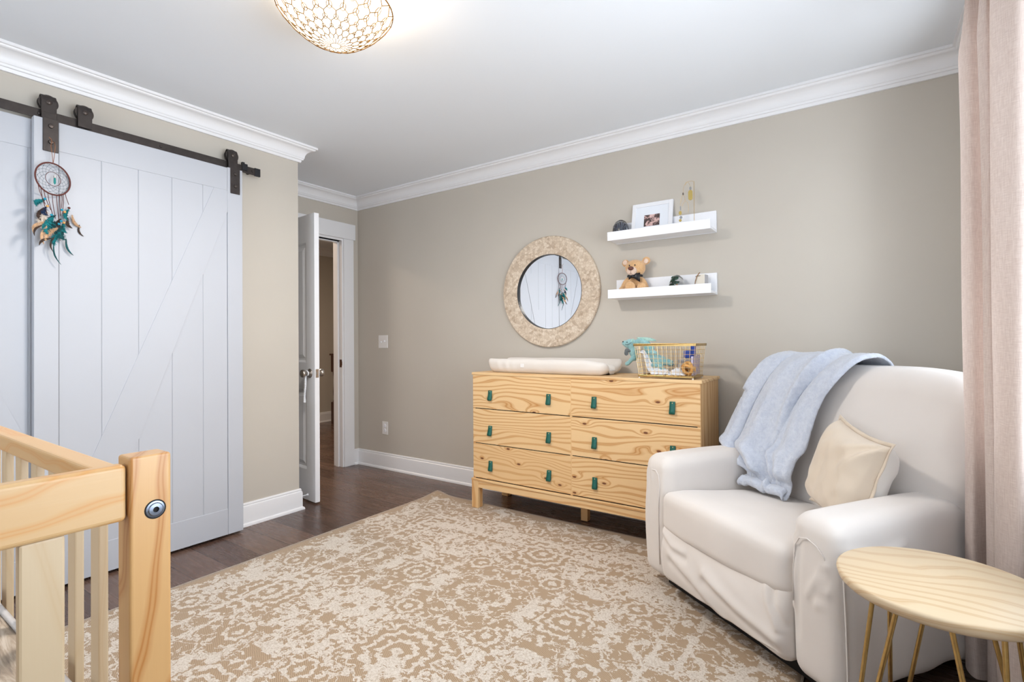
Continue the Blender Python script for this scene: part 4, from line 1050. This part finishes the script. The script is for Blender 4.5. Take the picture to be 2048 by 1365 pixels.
def footf(x, y, z, nx, ny, nzv):
    u = x/.335; t_ = (z-.07)/.27
    if ny < -.1:
        y -= .055*(1-.35*u*u)*sin(pi*min(1, max(0, t_*.8+.12)))
        q_ = x*.52+z*.86; p_ = x*.86-z*.52
        amp_ = max(0, min(1, (x+.26)/.3))*max(0, min(1, (.33-z)/.06))
        y -= .009*amp_*(mnoise.noise(Vector((p_*2.0, q_*17, 4.0))))
        y -= fold(x, z, [(-.24, .222), (-.10, .185), (.06, .10)], .026, .008)-fold(x, z, [(-.24, .190), (-.10, .150), (.05, .068)], .020, .008)
        y -= fold(x, z, [(-.02, .235), (.14, .185), (.30, .150)], .022, .010)-fold(x, z, [(-.02, .200), (.14, .150), (.28, .118)], .020, .009)
        y -= fold(x, z, [(-.32, .295), (-.24, .262), (-.16, .262)], .018, .008)-fold(x, z, [(-.31, .268), (-.22, .236), (-.14, .240)], .016, .008)
        y -= fold(x, z, [(.24, .34), (.265, .26), (.305, .19)], .012, .008)-fold(x, z, [(.268, .34), (.285, .26), (.325, .2)], .010, .008)
        y += .006*nz(x*8, z*8, 4)
    if nzv < -.2: z += .012*(1-u*u)
    return (x, y, z)
rbox((-.003, .10, .205), (.333, .13, .135), .040, (110, 16, 70), footf).build('footrest', M_slip, ch, smooth=True)
def ridge(x, y, z, nx, ny, nzv):
    if ny < -.2: y -= .020*(1-(x/.34)**2)+.012*nz(x*9, 2)+.014*sin((x+.3)*7)*(x > 0)
    z += -.035*max(0, x)*1.2+.008*nz(x*10, 7)
    return (x, y, z)
rbox((-.003, .05, .320), (.330, .075, .030), .022, (60, 10, 10), ridge).build('seat_skirt', M_slip, ch, smooth=True)
def backY(x, z): return .505+.20*(z-.45)-.045*(1-(x/.47)**2)*max(0, 1-((z-.72)/.36)**2)
def backf(x, y, z, nx, ny, nzv):
    # y in [-.13,.13] about 0
    u = (x-.025)/.475; zz = z
    zz -= .030*max(0, abs(u)-.35)**2*3.5*max(0, min(1, (z-.75)/.2))
    yy = .20*(zz-.45)+.635
    if ny < -.1: yy += y-.030*(1-u*u)*max(0, 1-((z-.72)/.36)**2)
    else: yy += y*(1-.15*(z-.4))
    if ny < -.2: yy += .005*nz(x*4, z*4, 1)+.004*nz(x*11, z*5, 6)
    if nx > .3: x += .006*sin(z*22)
    return (x, yy, zz)
rbox((.025, 0, .70), (.475, .13, .318), .085, (70, 22, 60), backf).build('backrest', M_slip, ch, smooth=True)
MB().box((-.40, .04, .015), (.40, .68, .10)).build('base', M_dark, ch)
for sx in (-.36, .36):
    for yy in (.08, .62): MB().lathe([(.022, .0095 if sx < 0 else .0), (.025, .02)], (sx, yy, 0), 'z', 14).build('foot', M_dark, ch)
tag(ch, 'cream slipcovered recliner armchair in the corner by the window', 'armchair')

# throw blanket over the left of the chair back (placed in the chair's frame)
CM = ch.matrix_basis
bl = MB(); P = []
keys = [  # (y, z, xl, xr)
    (.80, .80, -.36, .10), (.82, .92, -.36, .10), (.80, 1.01, -.35, .11), (.74, 1.052, -.34, .115), (.66, 1.056, -.34, .115), (.585, 1.02, -.36, .10), (.54, .95, -.385, .065), (.515, .86, -.42, .02), (.495, .76, -.455, .0), (.475, .66, -.485, -.01), (.456, .615, -.490, -.03), (.447, .560, -.385, -.045), (.432, .500, -.322, -.055), (.400, .462, -.312, -.06), (.372, .458, -.312, -.065), (.366, .478, -.312, -.065), (.390, .492, -.312, -.065)]
def cr_(k, t_):
    i = int(t_); i = min(i, len(keys)-2); f_ = t_-i
    p = [keys[max(0, min(len(keys)-1, i+d_))][k] for d_ in (-1, 0, 1, 2)]
    return .5*((2*p[1])+(-p[0]+p[2])*f_+(2*p[0]-5*p[1]+4*p[2]-p[3])*f_*f_+(-p[0]+3*p[1]-3*p[2]+p[3])*f_**3)
NV, NU = 150, 110
for j in range(NV+1):
    tv = j/NV*(len(keys)-1); row = []
    y, z, xl, xr = [cr_(k, tv) for k in range(4)]
    y2, z2 = cr_(0, tv+.05), cr_(1, tv+.05); ty, tz = y2-y, z2-z; Ln = math.hypot(ty, tz) or 1; ny_, nz_ = (tz/Ln, -ty/Ln)   # normal
    if j > NV*.5 and ny_ > 0: pass
    vv = j/NV
    for i in range(NU+1):
        u = i/NU; x = xl+(xr-xl)*u
        am = (.005+.036*min(1, max(0, (vv-.25)*2.2)))*(1-.9*max(0, min(1, (vv-.70)/.14)))
        fo = (abs(sin(u*8.5+1.6*nz(u*1.5, vv*1.5)+.4+vv*.8))**.6*2-1)*am+sin(u*31+vv*2.5)*am*.2
        fo += .007*nz(u*6, vv*9, 2)
        seam_ = .020*exp(-((u-.60-.06*sin(vv*3))/.035)**2)
        off = max(fo+am*.9+seam_, -.002)
        hang = 0
        if u < .12 and .42 < vv < .8: hang = (1-u/.12)*.025
        edge = .012*(1-min(1, min(u, 1-u)/.03))
        Y_, Z_ = y, z
        nyy, nzz = -abs(ny_) if vv > .45 else ny_, nz_
        if vv <= .45:
            # outward: from the chair back's inside (y .68, z .8)
            oy, oz = y-.69, z-.85; ol = math.hypot(oy, oz); nyy, nzz = oy/ol, oz/ol
        elif vv > .72: k_ = min(1, (vv-.72)/.08); nyy, nzz = -.98+.73*k_, .2+.77*k_
        else: nyy, nzz = -.98, .2
        q = (x, Y_+nyy*(off-edge)+hang, Z_+nzz*(off-edge)+.006*nz(u*5, vv*4, 8)*(vv > .8))
        row.append(tuple(CM @ Vector(q)))
    P.append(row)
o = bl.grid(P).build('throw_blanket', M_fleece, solid=.010, smooth=True)
tx = bpy.data.textures.new('fleece_tuft', 'CLOUDS'); tx.noise_scale = .012
dm = o.modifiers.new('tuft', 'DISPLACE'); dm.texture = tx; dm.strength = .004; dm.mid_level = .5; dm.texture_coords = 'LOCAL'
tag(o, 'pale blue fleece throw blanket draped over the left of the armchair back', 'blanket')

# pillow
pw = empty('throw_pillow'); 
PM = CM @ Matrix.Translation((.215, .385, .625)) @ Matrix.Rotation(radians(-14), 4, 'X') @ Matrix.Rotation(radians(-20), 4, 'Z') @ Matrix.Rotation(radians(15), 4, 'Y')
pw.matrix_world = PM; pw.matrix_basis = PM
def pillow_side(sg, mat, name):
    m = MB(); P = []; n = 48
    for i in range(n+1):
        row = []
        for j in range(n+1):
            u = i/n*2-1; v_ = j/n*2-1
            pin = 1-.075*((1-u*u)*abs(v_)**2+(1-v_*v_)*abs(u)**2)
            x = u*.150*(1-.10*(1-v_*v_)*u*u); z = v_*.172*(1-.10*(1-u*u)*v_*v_)
            th = .095*((1-u**4)*(1-v_**4))**.5
            wr_ = .005*nz(u*3+2, v_*3, sg)+.010*sin(11*math.atan2(v_-1.1, u-1.1))*exp(-((u-1)**2+(v_-1)**2)/1.3)+.006*nz(u*1.5-v_*3, v_*1.2+u*4, 7)*(1 if th > .01 else 0)
            y = sg*(th+wr_*min(1, th*25))
            row.append((x, y, z))
        P.append(row)
    return m.grid(P).build(name, mat, pw, smooth=True)
pillow_side(-1, M_pillowA, 'front_cover'); pillow_side(1, M_pillowB, 'back_cover')
fl_ = MB(); n = 60
ed = []
for s_ in range(4):
    for k in range(n):
        t_ = k/n*2-1
        u, v_ = [(t_, 1), (1, -t_), (-t_, -1), (-1, t_)][s_]
        x = u*.150*(1-.10*(1-v_*v_)*u*u); z = v_*.172*(1-.10*(1-u*u)*v_*v_)
        ed.append((x, z, u, v_))
P = []
for (x, z, u, v_) in ed:
    row = []
    for q in (0, .5, 1):
        k = 1+q*.075
        row.append((x*k, .005*sin(60*(x+z))*q+.006*nz(x*18, z*18)*q, z*(1+q*.09)))
    P.append(row)
fl_.grid(P, closed_u=True).build('flange', M_pillowA, pw, solid=.004, smooth=True)
tag(pw, 'small beige linen pillow with white back leaning on the armchair seat', 'pillow')

# ================================================================= SIDE TABLE
TX, TY, TZ = .142, 1.598, .55
st_ = empty('side_table', (TX, TY, 0))
TR = .212
MB().lathe([(.0005, TZ), (TR-.006, TZ), (TR-.001, TZ-.003), (TR, TZ-.008), (TR-.004, TZ-.022), (TR-.012, TZ-.030), (TR-.018, TZ-.032), (.0005, TZ-.032)], (0, 0, 0), 'z', 96).build('table_top', M_tableX, st_, smooth='auto', angle=50)
for k in range(4):
    a = radians(25+90*k); ca, sa = cos(a), sin(a)
    lg = MB(); foot = Vector((ca*.205, sa*.205, .006)); tp = Vector((ca*.118, sa*.118, TZ-.034)); tg_ = Vector((-sa, ca, 0))
    a0 = tp+tg_*.052; a1 = tp-tg_*.052
    pts = [a0, foot+tg_*.010+Vector((0, 0, .03)), foot+tg_*.007+Vector((0, 0, .008)), foot, foot-tg_*.007+Vector((0, 0, .008)), foot-tg_*.010+Vector((0, 0, .03)), a1]
    lg.tube(pts, .0055, 10); lg.box((tp.x-.03, tp.y-.03, TZ-.036), (tp.x+.03, tp.y+.03, TZ-.032))
    lg.build('hairpin_leg', M_brass, st_, smooth='auto')
tag(st_, 'small round pine side table on gold hairpin legs in front of the armchair', 'side table')

# ================================================================= CURTAIN
cu = empty('curtain', (0, 0, 0))
plan_b = [(.415, 2.33), (.36, 2.29), (.285, 2.255), (.260, 2.215), (.278, 2.160), (.335, 2.190), (.345, 2.15), (.292, 2.085), (.305, 2.045), (.360, 2.090), (.366, 2.04), (.304, 1.985), (.300, 1.955), (.318, 1.922), (.346, 1.898), (.374, 1.915), (.402, 1.98)]
def cmr(pts, t_):
    i = int(t_); i = min(i, len(pts)-2); f_ = t_-i; out = []
    for k in (0, 1):
        p = [pts[max(0, min(len(pts)-1, i+d_))][k] for d_ in (-1, 0, 1, 2)]
        out.append(.5*((2*p[1])+(-p[0]+p[2])*f_+(2*p[0]-5*p[1]+4*p[2]-p[3])*f_*f_+(-p[0]+3*p[1]-3*p[2]+p[3])*f_**3))
    return out
P = []; CZ0, CZ1 = .065, 2.335
for j in range(81):
    tz = j/80; z = CZ0+(CZ1-CZ0)*tz; row = []
    for i in range(161):
        s_ = i/160; tt = s_*(len(plan_b)-1)
        x, y = cmr(plan_b, tt)
        y += .016*nz(s_*6, tz*2.2, 3)*(1-.4*tz)+.006*sin(tz*5+s_*20); x += .010*nz(s_*7+5, tz*2.6, 1)
        x = min(x, .412)
        # gathers tighten at the top
        g = max(0, (tz-.88)/.12); x = x*(1-.5*g)+(.315+.035*sin(s_*44))*.5*g
        row.append((x, y, z+(.006*sin(s_*14) if j == 0 else 0)))
    P.append(row)
MB().grid(P).build('curtain_panel', M_curt, cu, smooth=True)
tag(cu, 'dusty rose linen curtain gathered at the window beside the armchair', 'curtain')
cr2 = empty('curtain_rod', (.36, 1.2, 2.355))
MB().cyl((0, -1.3, 0), (0, 1.2, 0), .011, 14).build('rod', M_metal, cr2, smooth='auto')
MB().cyl((0, -1.0, 0), (XC-.36, -1.0, 0), .008, 10).cyl((0, .9, 0), (XC-.36, .9, 0), .008, 10).build('bracket', M_metal, cr2)
tag(cr2, 'dark metal curtain rod above the right hand window', 'curtain rod')

# ================================================================= CRIB (dimensions from the near corner)
cb_ = empty('crib', (-.765, .275, .0095))
ZP = .9825
# near corner post, face towards +x ; local x: + is towards the camera
def post(x0, y0, z1=ZP, first=False):
    # slightly arched top, higher at the far end
    q = MB().prism([(y0, 0.0), (y0+.046, 0.0), (y0+.046, z1), (y0, z1-.000)], 'x', x0-.024, x0+.015)
    return q.build('post', M_cribZ, cb_, bevel=.0035, seg=3)
LEN, WID = 1.34, .74
post(0, -.021); post(-LEN, -.021); post(0, -.021-WID+.046-.07); post(-LEN, -.021-WID+.046-.07)
ys0 = -.021-WID+.046-.07+.046
def railY(x, z0, z1, nm='end_rail'):
    MB().box((x-.012, ys0, z0), (x+.010, -.022, z1)).build(nm, M_cribY, cb_, bevel=.006, seg=4)
def railX(y, z0, z1, nm='side_rail'):
    MB().box((-LEN, y-.0155, z0), (-.010, y+.0175, z1)).build(nm, M_cribX, cb_, bevel=.005, seg=3)
for xx in (0, -LEN): railY(xx, ZP-.078, ZP-.008); railY(xx, .30, .36, 'lower_end_rail')
yfar = .0025; ynear = ys0-.023
for yy in (yfar, ynear): railX(yy, .9135, .9455)
for yy in (yfar, ynear): railX(yy, .30, .36, 'lower_side_rail')
# side slats
for yy in (yfar, ynear):
    for k in range(15):
        xs = -.163-k*.101
        if xs < -LEN+.04: break
        MB().box((xs-.0165, yy-.007, .36), (xs+.0165, yy+.005, .9135)).build('slat', M_slat, cb_, bevel=.002)
for xx in (0, -LEN):
    for k in range(8):
        y_ = -.100-k*.088
        MB().box((xx-.008, y_-.020, .36), (xx+.004, y_+.020, ZP-.078)).build('end_slat', M_slat, cb_, bevel=.003)
bo = MB().lathe([(.0105, .0152), (.0105, .0158), (.0085, .0162), (.0075, .0175), (.0035, .0178), (.0033, .0150), (.0005, .0150)], (0, .0065, ZP-.070), 'x', 28)
bo.build('bed_bolt', plain('zinc_bolt', S(120, 128, 142), .3, .9), cb_, smooth='auto')
MB().lathe([(.0105, .0151), (.0122, .0153), (.0005, .01525)], (0, .0065, ZP-.070), 'x', 28).build('bolt_recess', M_dark, cb_)
MB().box((-LEN+.02, ys0, .478), (-.02, -.03, .493)).build('mattress_board', M_slat, cb_)
tag(cb_, 'natural pine slatted crib with bolted corner post at the left front', 'crib')
t = NT('driftwood_print'); v = t.coords((1.0, 9, 9)); n_ = t.noise(v, 6, 4, .6, 1.4)
M_matt = t.bsdf(t.ramp(n_, [(.35, S(128, 116, 104)), (.5, S(168, 152, 134)), (.65, S(198, 186, 172))]), .85)
mt_ = empty('crib_mattress', (-.765-LEN/2, .275+(ys0-.01)/2, .503))
rbox((0, 0, .0725), (LEN/2-.03, (-ys0)/2-.018, .0725), .03, (40, 24, 8)).build('mattress', M_matt, mt_, smooth=True)
rr_ = (LEN/2-.036, (-ys0)/2-.023)
pp = [(sx*rr_[0], sy*rr_[1], .138) for sx, sy in ((-1, -1), (1, -1), (1, 1), (-1, 1))]
MB().tube(pp, .006, 8, closed=True).build('piping', fabric('grey_piping', S(206, 202, 200)), mt_, smooth=True)
tag(mt_, 'crib mattress in grey wood grain print with pale piping inside the crib', 'mattress')

# ================================================================= NEWEL POST IN THE HALL
nw = empty('newel_post', (-6.10, 4.50, 0))
MB().box((-.045, -.045, 0), (.045, .045, .30)).box((-.045, -.045, .72), (.045, .045, .95)).lathe([(.04, .30), (.028, .34), (.036, .45), (.024, .60), (.036, .70), (.04, .72)], (0, 0, 0), 'z', 20).box((-.06, -.06, .95), (.06, .06, .975)).build('newel_shaft', plain('dark_walnut', S(70, 44, 32), .4), nw, bevel=.004)
tag(nw, 'dark turned wooden post seen through the entry doorway', 'post')
